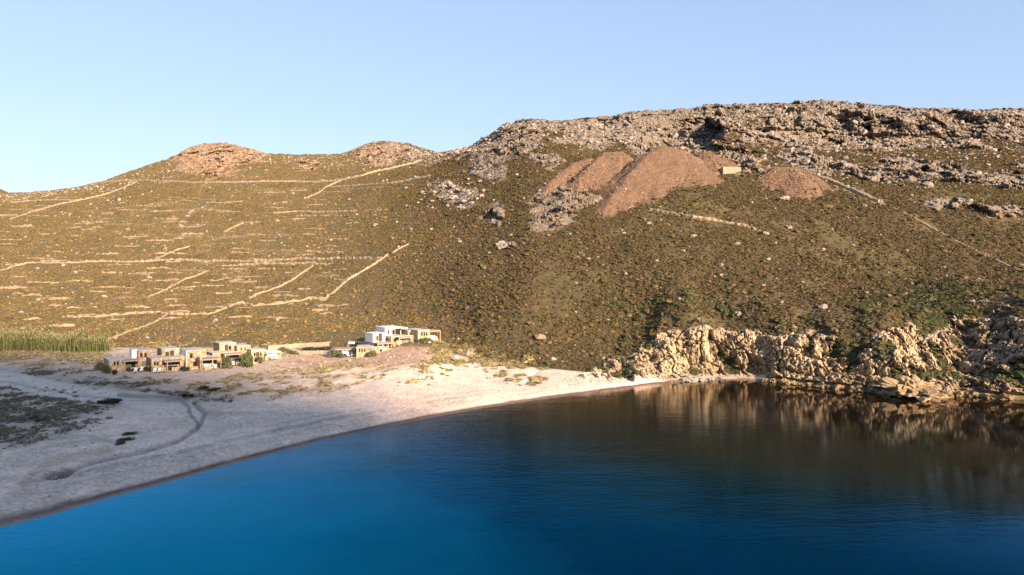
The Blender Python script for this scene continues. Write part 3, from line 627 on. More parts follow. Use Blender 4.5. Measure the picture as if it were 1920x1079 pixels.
# materials of the buildings
k = NB('rubble_stone'); vo = k.n.new('ShaderNodeTexVoronoi'); vo.inputs['Scale'].default_value = 2.6; k.l.new(k.geo(), vo.inputs['Vector'])
vo2 = k.n.new('ShaderNodeTexVoronoi'); vo2.feature = 'DISTANCE_TO_EDGE'; vo2.inputs['Scale'].default_value = 2.6; k.l.new(k.geo(), vo2.inputs['Vector'])
sep = k.n.new('ShaderNodeSeparateColor'); k.l.new(vo.outputs['Color'], sep.inputs[0])
sc_ = k.ramp(sep.outputs[0], [(0, (.27, .185, .105)), (.35, (.37, .27, .165)), (.7, (.46, .35, .22)), (1, (.58, .47, .33))])
jt = k.ramp(vo2.outputs['Distance'], [(0, (.55,) * 3), (.08, (1,) * 3)]); k.base(k.mul(sc_, jt)); k.bump(vo2.outputs['Distance'], .5, .1); M['stone'] = k.m
vary('dry_stone', (.31, .235, .155), .6, 1.35, 2.2, bump=.5, bscale=5); vary('white_lime', (.72, .70, .68), .92, 1.05, .8); vary('roof_screed', (.46, .43, .42), .85, 1.1, .8)
vary('pergola_wood', (.40, .30, .20), .7, 1.2, 6); vary('reed_mat', (.34, .26, .22), .7, 1.25, 5); vary('dark_shutter', (.06, .055, .045), .7, 1.3, 4); vary('window_frame', (.33, .24, .15), .8, 1.2, 5)
vary('glass_dark', (.025, .03, .035), .8, 1.2, 2, .15); vary('grey_green_door', (.13, .17, .16), .8, 1.2, 3); vary('cushion_white', (.62, .61, .59), .95, 1.03, 3); vary('charcoal_cloth', (.04, .04, .045), .8, 1.2, 5)
vary('retaining', (.35, .275, .20), .8, 1.15, 1.5, bump=.3); vary('paving', (.36, .31, .28), .8, 1.15, 1.2); vary('solar_blue', (.02, .03, .06), .9, 1.1, 2, .2); vary('pool_blue', (.25, .42, .50), .9, 1.1, 2, .3)
vary('boulder', (.31, .27, .225), .65, 1.2, 1.3, bump=.6, bscale=3); vary('cliff_boulder', (.30, .22, .13), .6, 1.25, 1.0, bump=.8, bscale=2.2)
vary('bush_leaf', (.085, .105, .045), .55, 1.6, 3); vary('bush_leaf_grey', (.12, .125, .075), .55, 1.5, 3); vary('bush_dark', (.05, .05, .035), .6, 1.6, 3); vary('bark', (.12, .09, .06), .7, 1.2, 5)
vary('reed_leaf', (.12, .125, .048), .55, 1.5, 1.4); vary('reed_plume', (.27, .24, .13), .7, 1.3, 1.4)

TH = R(38); CT, ST = math.cos(TH), math.sin(TH)
class House:
    """local x along the front, local y into the building, z up; sizes read off the photo at the real distance"""
    def __init__(s, base, label, name='stone_house', cat='house', group='stone houses along the back of the beach', th=None):
        s.th = TH if th is None else th; s.c, s.s = math.cos(s.th), math.sin(s.th)
        s.P = at_px(*base); s.r = empty(name, s.P, s.th, label, cat, group)
    def lx(s, xp, b):                                   # local x where the plane at depth b meets column xp
        bx_, by_ = s.P.x - s.s * b, s.P.y + s.c * b; u_ = (xp - 960) / F
        return (u_ * by_ - bx_) / (s.c - u_ * s.s)
    def lz(s, xp, yp, b):
        t = s.lx(xp, b); Yw = s.P.y + s.c * b + t * s.s
        return CAMH + (HY - yp) / F * Yw - s.P.z
    def boff(s, x, y):
        g_ = at_px(x, y) - s.P; return -s.s * g_.x + s.c * g_.y + .2
    def blk(s, xl, xr, b, dep, ytop, mat='stone', z0=-.8, roof='roof_screed', parapet=.18, name='wall'):
        x0, x1 = s.lx(xl, b), s.lx(xr, b); z = s.lz(xl, ytop, b)
        w = MB().box(x0, x1, b, b + dep, z0, z).build(name, M[mat], s.r)
        if roof:
            MB().box(x0 - .04, x1 + .04, b - .04, b + dep + .04, z + .003, z + .10).build('roof', M[roof], s.r)
        return x0, x1, z
    def opening(s, xc, yc, w, h, b, name='window', mat='glass_dark', frame='window_frame', shut=False):
        x, z = s.lx(xc, b), s.lz(xc, yc, b); e = .09
        m = MB()
        m.box(x - w / 2 - e, x - w / 2, b - .05, b + .02, z - h / 2, z + h / 2).box(x + w / 2, x + w / 2 + e, b - .05, b + .02, z - h / 2, z + h / 2)
        m.box(x - w / 2 - e, x + w / 2 + e, b - .052, b + .02, z + h / 2, z + h / 2 + e).box(x - w / 2 - e, x + w / 2 + e, b - .056, b + .02, z - h / 2 - e, z - h / 2)
        f = m.build(name, M[frame], s.r)
        MB().box(x - w / 2, x + w / 2, b - .02, b + .01, z - h / 2, z + h / 2).build('pane' if name == 'window' else 'door_leaf', M[mat], f)
    def canopy(s, xl, xr, b0, b1, ytop, posts, mat='reed_mat', gz=None):
        x0, x1 = s.lx(xl, b0), s.lx(xr, b0); z = s.lz(xl, ytop, b0)
        cn = MB().box(x0, x1, b0, b1, z - .12, z).build('pergola_roof', M[mat], s.r)
        bm_ = MB()
        bm_.box(x0 + .02, x1 - .02, b0 + .06, b0 + .22, z - .30, z - .123)
        bm_.build('beam', M['pergola_wood'], cn)
        for p_ in posts:
            xx = s.lx(p_, b0)
            wp = Matrix.Rotation(s.th, 3, 'Z') @ Vector((xx, b0 + .15, 0)) + s.P
            g = ground(wp.x, wp.y) - s.P.z - .2
            MB().box(xx - .11, xx + .11, b0 + .04, b0 + .26, min(g, -.1), z - .303).build('post', M['pergola_wood'], s.r)
        return x0, x1, z
    def rail(s, xl, xr, b, ytop, n=None):
        x0, x1 = s.lx(xl, b), s.lx(xr, b); z = s.lz(xl, ytop, b); m = MB()
        n = n or max(2, int((x1 - x0) / 1.1))
        for i in range(n + 1):
            xx = x0 + (x1 - x0) * i / n; m.box(xx - .06, xx + .06, b, b + .12, z - 1.0, z)
        for q in (.08, .5): m.box(x0, x1, b + .03, b + .09, z - q - .04, z - q + .05)
        m.build('railing', M['pergola_wood'], s.r)
    def low(s, xl, xr, b, h, mat='stone', t=.4, name='terrace_wall'):
        x0, x1 = s.lx(xl, b), s.lx(xr, b); MB().box(x0, x1, b, b + t, -.8, h).build(name, M[mat], s.r)
    def slab(s, x0, x1, y0, y1, z=.06):
        MB().box(x0, x1, y0, y1, z - .9, z).build('terrace', M['paving'], s.r)

# --- left row
h = House((204, 698), 'leftmost stone house with a white stair tower between its low wing and two-storey block')
a = h.blk(204, 232, 0, 7.5, 677); h.blk(232.2, 259, 2.2, 5.5, 676.3); h.blk(247, 258, 4.5, 2.6, 656.5, 'white_lime', name='stair_tower'); h.blk(259.3, 285, 2.6, 5, 659)
h.opening(215, 682, .35, .8, 0); h.opening(221, 681.5, .35, .8, 0); h.opening(265, 666, .5, .95, 2.6); h.opening(273, 666, .5, .95, 2.6); h.opening(272, 682, 1.3, 1.1, 2.6, mat='grey_green_door'); h.opening(238.5, 687, 1.3, 2.2, 2.2, 'door', 'grey_green_door'); h.opening(250, 684, .9, 1, 2.2)
h.canopy(229.5, 263, -.9, 2.1, 677, [234, 262]); h.low(245, 283, -.9, .8); h.slab(h.lx(231, 0), h.lx(285, 0), -.4, 2.1)
h = House((284, 697), 'stone house with an upper room set back behind wooden roof railings, second from the left')
h.blk(284, 304, 0, 6, 674); h.blk(304.3, 348, .8, 6, 672.5); h.blk(303.5, 335, 4.2, 5, 655.5, z0=2.0); h.rail(285, 303, .1, 667.5); h.rail(333, 347.5, 1.0, 666)
h.opening(290.5, 682, .35, .8, 0); h.opening(295.5, 682, .35, .8, 0); h.opening(313.5, 664, .75, .95, 4.2, mat='dark_shutter'); h.opening(322.5, 666, .8, 2.0, 4.2, 'door', 'dark_shutter'); h.opening(325, 682, .7, .6, .8, mat='dark_shutter'); h.opening(331.5, 681.5, .7, .6, .8, mat='dark_shutter'); h.opening(317, 687, 1.2, 2.1, .8, 'door', 'grey_green_door')
h.canopy(308.5, 343, -2.0, .7, 678, [314, 342]); h.low(322, 341, -2.1, .8); h.low(284, 312, -1.2, .8); h.slab(h.lx(305, 0), h.lx(346, 0), -1.6, .7)
h = House((349, 693), 'plain two-storey stone house with one white painted side wall, third from the left')
h.blk(350, 387, .6, 6, 658.5); a = h.lx(350, .6); z = h.lz(350, 659, .6)
MB().box(a - .12, a - .003, .62, 6.55, -.8, z + .05).build('white_side_wall', M['white_lime'], h.r)
h.opening(358.5, 667.5, .6, 1.1, .6); h.opening(366.5, 682.5, 1.0, 1.1, .6); h.low(352, 374, -1.2, .6); 
h = House((376, 694), 'single-storey stone house with a deep reed-roofed porch and pale flat roof')
h.blk(377, 408, 3.0, 4.5, 671); x0 = h.lx(375, 0)
MB().box(x0, x0 + .4, 0, 3.0, -.8, 2.75).build('side_wall', M['stone'], h.r)
h.opening(395, 682, .9, 1.0, 3.0, mat='grey_green_door'); h.opening(402, 686, 1.1, 2.1, 3.0, 'door', 'dark_shutter')
h.canopy(374.5, 415, -.8, 2.9, 674.5, [379, 399, 414.5]); h.slab(h.lx(378, 0), h.lx(415, 0), -.6, 2.9); h.low(384, 398, -1.0, .7)
h = House((398, 688), 'tallest stone house of the left row, two storeys with railed roof terrace and reed-roofed porch')
h.blk(398.5, 444, 1.2, 5, 664); h.blk(411.5, 443, 5.2, 5.5, 645, z0=2.0); h.blk(444.3, 470, 3.0, 6, 650); h.rail(398.5, 422, 1.4, 658.5); h.rail(422.5, 443, 1.4, 660)
h.opening(424.5, 655, .75, 2.1, 5.2, 'door', 'dark_shutter'); h.opening(431, 652.5, .6, 1, 5.2); h.opening(452.5, 655, .3, .7, 3.0); h.opening(459.5, 654.5, .3, .7, 3.0); h.opening(426, 672, .8, 1, 1.2); h.opening(441, 674.5, 1.6, 2.2, 1.2, 'door', 'dark_shutter'); h.opening(433, 671.5, .8, .8, 1.2)
h.opening(452, 675, 1.2, 2.1, 3.0, 'door', 'dark_shutter')
h.canopy(420.5, 456, -1.8, 1.1, 665, [423, 455]); h.slab(h.lx(400, 0), h.lx(458, 0), -2.0, 1.1)
h = House((472, 681), 'small square stone house with one dark window, right end of the left row')
h.blk(471, 495, 0, 5, 657.5); h.opening(477.5, 665, .4, .8, 0); h.opening(483, 664.5, .75, 1.05, 0, mat='dark_shutter'); h.opening(489, 664.5, .4, .8, 0); h.low(472, 486, -1.6, .35)
h = House((498, 674), 'open white-roofed pergola terrace beside the small square stone house', 'pergola_terrace', 'pergola', None)
h.canopy(500, 527, 0, 3.6, 661, [501, 526.5], 'white_lime'); h.low(497, 525, -.4, .8); h.slab(h.lx(498, 0), h.lx(526, 0), -.3, 3.6)
# --- right group
h = House((627, 668), 'low stone house with a long reed-roofed porch, left of the white villa', th=R(10))
bb_ = h.boff(688, 668); h.blk(668.5, 701, bb_, 6, 652.5); h.canopy(626, 668, 0, 4.5, 655, [628, 643, 667.5]); h.blk(640, 668, 5.2, 3.5, 656)
for xw in (674, 679, 684): h.opening(xw, 657, .35, .8, bb_)
h.opening(694, 654.5, .9, .8, bb_, mat='grey_green_door'); h.low(668, 692, -.8, .4); h.slab(h.lx(628, 0), h.lx(668, 0), -.2, 4.5)
zt = h.lz(668, 652.5, bb_); sp = h.lx(684, 3)
pn = MB(); pn.hexa([(sp, 2.6, zt + .2), (sp + 2.2, 2.6, zt + .2), (sp + 2.2, 4.4, zt + 1.3), (sp, 4.4, zt + 1.3), (sp, 2.55, zt + .27), (sp + 2.2, 2.55, zt + .27), (sp + 2.2, 4.35, zt + 1.37), (sp, 4.35, zt + 1.37)]); pn.build('solar_panel', M['solar_blue'], h.r)
MB().box(sp - 4.2, sp - 2.6, 3.4, 4.4, zt + .003, zt + .5).build('roof_tank', M['white_lime'], h.r)
h = House((703, 660), 'white cube house on a stone ground floor, left block of the white villa')
x0, x1, zg = h.blk(702, 735, .4, 6, 643.5); h.blk(699.5, 722, 1.2, 4.5, 626.5, 'white_lime', z0=zg - .2, roof='white_lime')
h.opening(707, 634.5, .5, 1.1, 1.2, mat='dark_shutter'); h.opening(713, 633, .9, 2.0, 1.2, 'door', 'dark_shutter'); h.opening(714, 650, .8, 1.3, .4, mat='grey_green_door'); h.opening(722, 650, .8, 1.3, .4, mat='grey_green_door')
h.canopy(708, 741, -2.0, .35, 644.5, [709, 718, 728, 740.5]); h.low(703, 712, -2.6, .7); h.low(716, 738, -2.4, .9, 'retaining'); h.slab(h.lx(704, 0), h.lx(739, 0), -2.2, .35, .1)
h = House((733, 652), 'highest white block of the villa, with a shaded balcony above stone rooms')
x0, x1, zg = h.blk(733, 775, .5, 5, 632.5); h.blk(722, 752, 4.2, 5, 615, 'white_lime', z0=zg - 2, roof='white_lime'); h.blk(752.3, 764, 6.0, 3.2, 615.5, 'white_lime', z0=zg - 2, roof='white_lime'); h.blk(764.5, 777, 2.0, 5, 620.5)
h.opening(728, 623, .5, 1, 4.2, mat='dark_shutter'); h.opening(738, 623, .8, 1.2, 4.2); h.opening(745.5, 624, 1.6, 2.1, 4.2, 'door', 'glass_dark'); h.opening(757.5, 624.5, .9, 2.1, 6.0, 'door', 'dark_shutter'); h.opening(769.5, 626, .4, .8, 2.0)
h.canopy(752.5, 764.5, 3.2, 5.9, 616, [763.5], 'white_lime'); h.canopy(748, 775, -1.4, .45, 633.5, [749, 774.5]); h.opening(740, 638, .6, .9, .5); h.opening(757, 640, 1.2, 1.6, .5, 'door', 'grey_green_door'); h.opening(767, 640, 1.2, 1.6, .5, 'door', 'grey_green_door'); h.low(751, 776, -1.8, .5, 'retaining')
h.rail(722.5, 746, 1.2, 629)
h = House((784, 642), 'rightmost stone house with three small windows and an open pergola')
h.blk(783.5, 806, 0, 7.0, 620.5)
for xw in (791, 795.5, 800): h.opening(xw, 626.5, .45, .9, 0)
h.canopy(806.5, 826, .2, 4.5, 620.5, [825.5]); h.low(807, 822, .1, .6); h.low(796, 808, -2.2, .3, 'retaining')

# --- long garden walls by the houses
def strip_wall(name, pts, hgt, thick, mat, label, cat='wall', group=None, jag=.18, step=1.2, taper=False):
    W = [at_px(*p_) for p_ in pts]; S = []
    for a_, b_ in zip(W[:-1], W[1:]):
        n_ = max(1, int((b_ - a_).length / step))
        for i in range(n_): S.append(a_.lerp(b_, i / n_))
    S.append(W[-1])
    if len(S) < 2: return None
    for q_ in S: q_.z = ground(q_.x, q_.y)
    V, Fc = [], []; org = S[0].copy()
    for i, q_ in enumerate(S):
        d_ = (S[min(i + 1, len(S) - 1)] - S[max(i - 1, 0)]); d_.z = 0
        nn = Vector((-d_.y, d_.x, 0)).normalized() if d_.length > 1e-6 else Vector((0, 1, 0))
        hh = hgt * (1 + random.uniform(-jag, jag) * 1.2) * (.5 if taper and (i in (0, len(S) - 1)) else 1); tt = thick / 2 * (1 + random.uniform(-jag, jag))
        jj = nn * random.uniform(-jag, jag) * .5
        zlo = -.8
        for sx, zz, f_ in ((1, zlo, 1.15), (1, hh * .6, 1.0), (.6, hh, .9), (-.6, hh * random.uniform(.9, 1.05), .9), (-1, hh * .6, 1.0), (-1, zlo, 1.15)):
            p_ = q_ - org + jj + nn * tt * sx * f_; V.append((p_.x, p_.y, p_.z + zz))
    for i in range(len(S) - 1):
        for j in range(5): a0 = i * 6 + j; Fc.append((a0, a0 + 1, a0 + 7, a0 + 6))
    Fc.append((0, 1, 2, 3, 4, 5)); e = (len(S) - 1) * 6; Fc.append((e + 5, e + 4, e + 3, e + 2, e + 1, e))
    me = bpy.data.meshes.new(name); me.from_pydata(V, [], Fc); me.materials.append(M[mat]); o = bpy.data.objects.new(name, me); COL.objects.link(o); o.location = org
    return tag(o, label, cat, group, 'thing')
strip_wall('retaining_wall', [(503, 656), (560, 652), (617, 648.5)], 1.15, .6, 'retaining', 'long beige retaining wall between the two groups of houses', jag=.03)
strip_wall('garden_wall', [(562, 665), (604, 664)], .9, .8, 'retaining', 'low flat-topped garden wall below the long retaining wall', jag=.04)
strip_wall('garden_wall', [(14, 684), (60, 682), (100, 681)], .5, .4, 'dry_stone', 'low earth-coloured kerb wall on the plain at the far left', jag=.2)

# --- field walls on the hillsides
for pts, lab, hh in FW: strip_wall('field_wall', pts, hh * .6, .65, 'dry_stone', lab, group='dry-stone field walls', jag=.2 if 'ramp' in lab else .42, step=1.0)
nfr = 0; rw = random.Random(7)
TRC = [(515, 362, 40), (560, 358, 30), (630, 360, 50), (660, 355, 40), (700, 352, 36), (300, 452, 50), (360, 440, 40), (240, 462, 50), (200, 478, 44), (320, 476, 60), (410, 395, 40), (440, 380, 30), (480, 440, 34), (30, 540, 40), (80, 530, 60), (150, 528, 50),
       (60, 555, 36), (110, 562, 40), (35, 520, 30), (210, 512, 36), (260, 515, 40), (330, 512, 30), (440, 505, 46), (500, 505, 30), (455, 529, 50), (400, 537, 40), (350, 540, 34), (420, 552, 30), (490, 540, 26), (550, 512, 30), (640, 525, 26), (430, 523, 30), (120, 612, 40),
       (60, 600, 34), (220, 600, 30), (450, 596, 44), (600, 583, 28), (500, 452, 30), (450, 468, 34), (540, 470, 26), (580, 440, 24), (620, 405, 40), (560, 412, 24), (660, 420, 22), (700, 395, 30), (520, 380, 36), (590, 385, 30), (40, 425, 40), (20, 450, 40), (90, 440, 30)]
for x_, y_, w_ in TRC:
    sl = rw.uniform(-2, 2); strip_wall('terrace_wall', [(x_ - w_ / 2, y_), (x_, y_ + rw.uniform(-1, 1)), (x_ + w_ / 2, y_ + sl)], rw.uniform(.35, .65), .5, 'dry_stone', 'short broken terrace wall of tan stones on the left hillside', group='short terrace wall remnants', jag=.5, step=1.5)
for i in range(140):
    x_, y_ = rw.uniform(10, 640), rw.uniform(370, 600); w_ = rw.uniform(10, 50)
    if x_ > 440 and y_ < 460 and rw.random() < .5: continue
    strip_wall('terrace_wall', [(x_ - w_ / 2, y_), (x_ + w_ / 2, y_ + rw.uniform(-1.5, 1.5))], rw.uniform(.28, .5), .5, 'dry_stone', 'short broken terrace wall of tan stones on the left hillside', group='short terrace wall remnants', jag=.6, step=1.5, taper=True)
# ruined hut by the quarry
hp = at_px(1356, 328); hr = empty('ruined_hut', hp, R(12), 'roofless square stone hut between the large and the small spoil heap', 'hut')
for nm, bb in (('front_wall', (0, 8.6, 0, .7, -1.5, 3.6)), ('back_wall', (0, 8.6, 5.0, 5.7, -1.5, 3.9)), ('side_wall', (0, .7, .703, 4.997, -1.5, 3.3)), ('side_wall', (7.9, 8.6, .703, 4.997, -1.5, 3.7))): MB().box(*bb).build(nm, M['dry_stone'], hr)

# --- spoil heaps of the old mine: stones lie at their angle of repose on the slope
k = NB('mine_spoil'); g = k.ramp(k.noise(.8, 6, .75), [(.3, (.11, .062, .037)), (.46, (.165, .098, .06)), (.6, (.21, .135, .085)), (.75, (.31, .24, .18))])
k.base(k.mul(g, k.ramp(k.noise(2.2, 4, .7), [(.3, (.6,) * 3), (.7, (1.35,) * 3)]))); k.bump(k.noise(1.5, 6, .75), .9, .5); M['spoil'] = k.m
HEAPCOV = []; SPTS = []
def heap(apx, slope, label, n=170, reach=95, seed=0):
    A = []
    for (x_, y_, row) in apx:                           # crest point seen at (x,y), standing at the distance of the ground at row
        g_ = at_px(x_, row); A.append(((x_ - 960) / F * g_.y, g_.y, CAMH + (HY - y_) / F * g_.y))
    L = []
    for p0, p1 in zip(A[:-1], A[1:]):
        for t in np.linspace(0, 1, 12): L.append([p0[i] * (1 - t) + p1[i] * t for i in range(3)])
    if len(A) == 1: L = [A[0]]
    L = np.array(L); cx, cy = L[:, 0].mean(), L[:, 1].mean()
    gx_, gy_ = np.meshgrid(np.linspace(cx - reach, cx + reach, n), np.linspace(cy - reach, cy + reach * .5, n))
    z_ = np.full(gx_.shape, -99.)
    for ax_, ay_, az_ in L:
        dx, dy = gx_ - ax_, gy_ - ay_; rr_ = np.hypot(dx, dy); an = np.arctan2(dy, dx)
        z_ = np.maximum(z_, az_ - np.maximum(rr_ - 1.2, 0) * (slope + .07 * vn(an * 5, rr_ / 60 + seed, 0, 300) + .04 * vn(an * 14, rr_ / 40 + seed, 0, 301)))
    z_ = z_ + fbm(gx_ / 2.2, gy_ / 2.2, 0, 3, 310) * .45 + fbm(gx_ / 8, gy_ / 8, 0, 2, 320) * .8
    gz = np.vectorize(ground)(gx_, gy_)
    keep = z_ > gz - .6
    z_ = np.where(keep, z_, gz - 1.5)
    fc = grid_faces(n, n); kf = keep.ravel()[fc].any(1); fc = fc[kf]
    SPTS.append(np.stack([gx_, gy_, z_], -1)[(z_ > gz + .3)])
    used, inv = np.unique(fc, return_inverse=True); V = np.stack([gx_, gy_, z_], -1).reshape(-1, 3)[used]; org = V.mean(0); V = V - org
    o = mesh_np('spoil_heap', V, inv.reshape(-1, 4), 4, M['spoil']); o.location = Vector(org)
    HEAPCOV.append((gx_, gy_, keep)); return tag(o, label, 'spoil heap', 'mine spoil heaps')
heap([(1276, 282, 308), (1256, 278, 308), (1232, 276, 308), (1192, 316, 341), (1142, 380, 391)], .70, 'largest reddish spoil heap below the dark quarry face', seed=1)
heap([(1163, 286, 303), (1132, 289, 304), (1090, 332, 345)], .74, 'middle spoil heap, just left of the largest one', seed=2, reach=60)
heap([(1106, 297, 306), (1076, 306, 314), (1034, 344, 351)], .76, 'narrow spoil heap at the left end of the row', seed=6, reach=50)
heap([(1335, 290, 303), (1322, 288, 303)], .66, 'low stony spoil heap on the right of the largest one', seed=3, reach=40)
heap([(1488, 313, 331), (1455, 316, 331)], .62, 'small brown spoil heap at the top of the ramp wall', seed=4, reach=40)

sp = np.concatenate(SPTS); si = rng.integers(0, len(sp), 9000); sp = sp[si] + rng.normal(0, .5, (9000, 3)) * [1, 1, .1]; wsel = fbm(sp[:, 0] / 9, sp[:, 1] / 20, 0, 3, 330) > -.12; sp = sp[wsel]; n_ = len(sp)
sz = np.exp(rng.normal(-1.15, .4, n_)); scatter('heap_stones', [rock_proto(i) for i in range(4)], sp, np.stack([sz] * 3, 1), np.stack([rng.normal(0, .5, n_), rng.normal(0, .5, n_), rng.uniform(0, 6.28, n_)], 1), colmix(n_, [(.28, .19, .125), (.20, .12, .075), (.36, .29, .22)], [3, 3, .8]), rng.integers(0, 4, n_))
# pebbles strewn on the beach
w = (cT > 1.15) * (cT < 2.95) * (cpx < 1300) * (.2 + sm(cn1, 0, .4)); NP_ = 2600; pt, ri, ci = sample(w, NP_); sz = np.exp(rng.normal(-1.8, .4, NP_))
scatter('beach_pebbles', [rock_proto(i) for i in range(3)], pt, np.stack([sz] * 3, 1), np.stack([0 * sz, 0 * sz, rng.uniform(0, 6.28, NP_)], 1), colmix(NP_, [(.66, .58, .50), (.42, .35, .30), (.52, .43, .36)], [2, 2, 2]), rng.integers(0, 3, NP_))
# --- boulders
def boulder_mesh(i, rough=.32, sub=3, fr_=1):
    v, f = ico(sub); n_ = fbm(v[:, 0] * 1.3 + i * 7, v[:, 1] * 1.3, v[:, 2] * 1.3, 3, 400 + i); v = v * (1 + n_ * rough * 2)[:, None]
    q_, c_ = worley(v[:, 0] * 2 + i * 5, v[:, 1] * 2, v[:, 2] * 2, 420 + i); v = v * (1 + (q_ - .5) * .22)[:, None]
    if fr_ > 1:
        n_ = fbm(v[:, 0] * 4 + i, v[:, 1] * 4, v[:, 2] * 3, 5, 450 + i, True); q_, c_ = worley(v[:, 0] * 3.5 + n_ * .4, v[:, 1] * 3.5, v[:, 2] * 2.6, 430 + i); v = v * (1 + n_ * .16 + (q_ - .5) * .34 - (1 - sm(c_, 0, .15)) * .06)[:, None]
    me = bpy.data.meshes.new('boulder'); me.from_pydata([tuple(x) for x in v], [], f); me.materials.append(M['boulder']); return me
BM = [boulder_mesh(i) for i in range(6)]
def boulder(x, y, wpx, label, group=None, asp=.65, mat=None, name='boulder', sink=.25, cat='boulder', mesh=None, depth=None):
    g_ = at_px(x, y + wpx * asp * .35); w_ = wpx / F * g_.y / 2; me = mesh or BM[int(x * 7 + y) % 6]
    o = bpy.data.objects.new(name, me); COL.objects.link(o); o.location = (g_.x, g_.y, g_.z + w_ * asp * (1 - 2 * sink) * .8); o.scale = (w_, (depth or w_ * .9), w_ * asp); o.rotation_euler = (0, 0, (x * 1.7 + y) % 6.28 if depth is None else .1)
    return tag(o, label, cat, group)
GR = 'pale boulders scattered over the scrub slopes'; GL = 'pale weathered boulder lying among the low scrub of the big right-hand slope'
for x_, y_, w_ in [(1301, 442, 11), (1353, 496, 8), (1281, 470, 8), (1352, 516, 8), (1440, 486, 9), (1431, 535, 6), (1397, 550, 6), (1465, 567, 8), (1029, 441, 7), (959, 440, 6), (917, 474, 6), (1069, 439, 7), (1480, 426, 11), (1436, 438, 10), (1231, 489, 7), (1209, 411, 5),
                   (1170, 437, 8), (1173, 513, 7), (1454, 456, 7), (1087, 474, 5), (1121, 482, 6), (1100, 508, 5), (1081, 531, 5), (1667, 555, 8), (1625, 549, 7), (1505, 529, 6), (1490, 546, 4), (1774, 517, 7), (1771, 501, 5), (1756, 525, 6), (1522, 521, 5), (1622, 385, 8),
                   (1666, 342, 9), (1709, 366, 7), (1383, 457, 9), (1240, 455, 5), (1560, 430, 6), (1600, 460, 6), (1650, 440, 5), (1550, 480, 5), (1700, 470, 6), (1830, 470, 6), (1300, 545, 4), (1180, 560, 5), (1080, 585, 5), (1140, 600, 6), (1410, 380, 7), (1540, 395, 6), (1850, 540, 7), (1590, 500, 6)]:
    boulder(x_, y_, w_, GL, GR)
for x_, y_, w_ in [(196, 556, 8), (72, 562, 9), (404, 600, 8), (142, 510, 6), (360, 396, 7), (520, 414, 7), (704, 422, 9), (549, 363, 7), (655, 374, 6), (280, 520, 7), (90, 480, 6), (240, 430, 7), (600, 430, 5), (470, 545, 6), (330, 565, 6), (40, 585, 7), (520, 600, 6), (580, 560, 5), (640, 590, 5)]:
    boulder(x_, y_, w_, 'tan boulder lying alone on the terraced left hillside', 'boulders on the left hillside')
for x_, y_, w_ in [(832, 349, 14), (815, 360, 13), (850, 370, 16), (792, 360, 12), (870, 377, 14), (827, 370, 12), (885, 380, 13), (867, 390, 15), (907, 357, 12), (840, 385, 10), (785, 380, 8), (810, 390, 9), (761, 352, 9), (771, 430, 8), (762, 386, 7), (858, 355, 11), (880, 362, 12), (895, 372, 10), (845, 360, 11), (900, 340, 10), (878, 345, 9)]:
    boulder(x_, y_, w_ * .8, 'light grey block in the boulder field left of the tall outcrop', 'boulder field on the hill shoulder', .6)
for x_, y_, w_ in [(568, 674, 7.5), (601, 684, 7), (495, 708, 9), (235, 719, 8), (370, 725, 11), (295, 730, 7), (190, 752, 8), (477, 690, 7), (420, 700, 6), (466, 683, 6)]:
    boulder(x_, y_, w_, 'pale rounded boulder on the sandy ground in front of the houses', 'boulders in front of the houses')
boulder(655, 676, 6.5, 'upright white boulder standing in front of the reed-roofed porch', None, 1.25)
boulder(1470, 372, 21, 'flat white boulder below the small spoil heap, widest on the slope', None, .45)
boulder(1383, 588, 13, 'round pale boulder just above the sea cliff', None, .8)
boulder(1711, 532, 9, 'bright boulder at the head of the dark green gully', None, .7)
boulder(1821, 565, 12, 'pale slab among bushes right of the gully', None, .5)
for x_, y_, w_ in [(933, 459, 11), (941, 455, 12), (949, 460, 11), (941, 463, 13)]: boulder(x_, y_, w_, 'jagged whitish rock in the small cluster in the middle of the slope', 'small rock cluster on the slope', .7)
BC = []
for i in range(4):
    me = boulder_mesh(20 + i, .55, 5, 2.2); me.materials.clear(); me.materials.append(M['cliff_boulder']); BC.append(me)
boulder(1712, 728, 96, 'large ribbed rock headland standing in the water under the cliff', None, .42, name='sea_rock', cat='sea rock', mesh=BC[0], depth=4.2, sink=.3)
boulder(1792, 744, 18, 'flat dark rock just breaking the water right of the rock headland', None, .3, name='sea_rock', cat='sea rock', mesh=BC[1], sink=.35)
boulder(1699, 748, 8, 'small single rock in the water before the ribbed headland', None, .5, name='sea_rock', cat='sea rock', mesh=BC[2], sink=.3)
for x_, y_, w_ in [(1282, 711, 16), (1298, 714, 20), (1316, 713, 18), (1334, 711, 14), (1268, 706, 12), (1306, 709, 16), (1290, 706, 12), (1352, 709, 9)]:
    boulder(x_, y_, w_, 'low grey rock in the cluster where the beach meets the cliff', 'grey rocks at the end of the beach', .4)

for i in range(26):
    x_ = 1432 + i * 18 + random.uniform(-6, 6); y_ = float(PL(x_, SHORE)) + random.uniform(-5, 1)
    if 1660 < x_ < 1775: continue
    boulder(x_, y_, random.uniform(9, 22), 'dark wet rock at the foot of the sea cliff', 'rocks along the foot of the sea cliff', random.uniform(.35, .7), name='shore_rock', cat='shore rock', mesh=BC[i % 4], sink=.35)
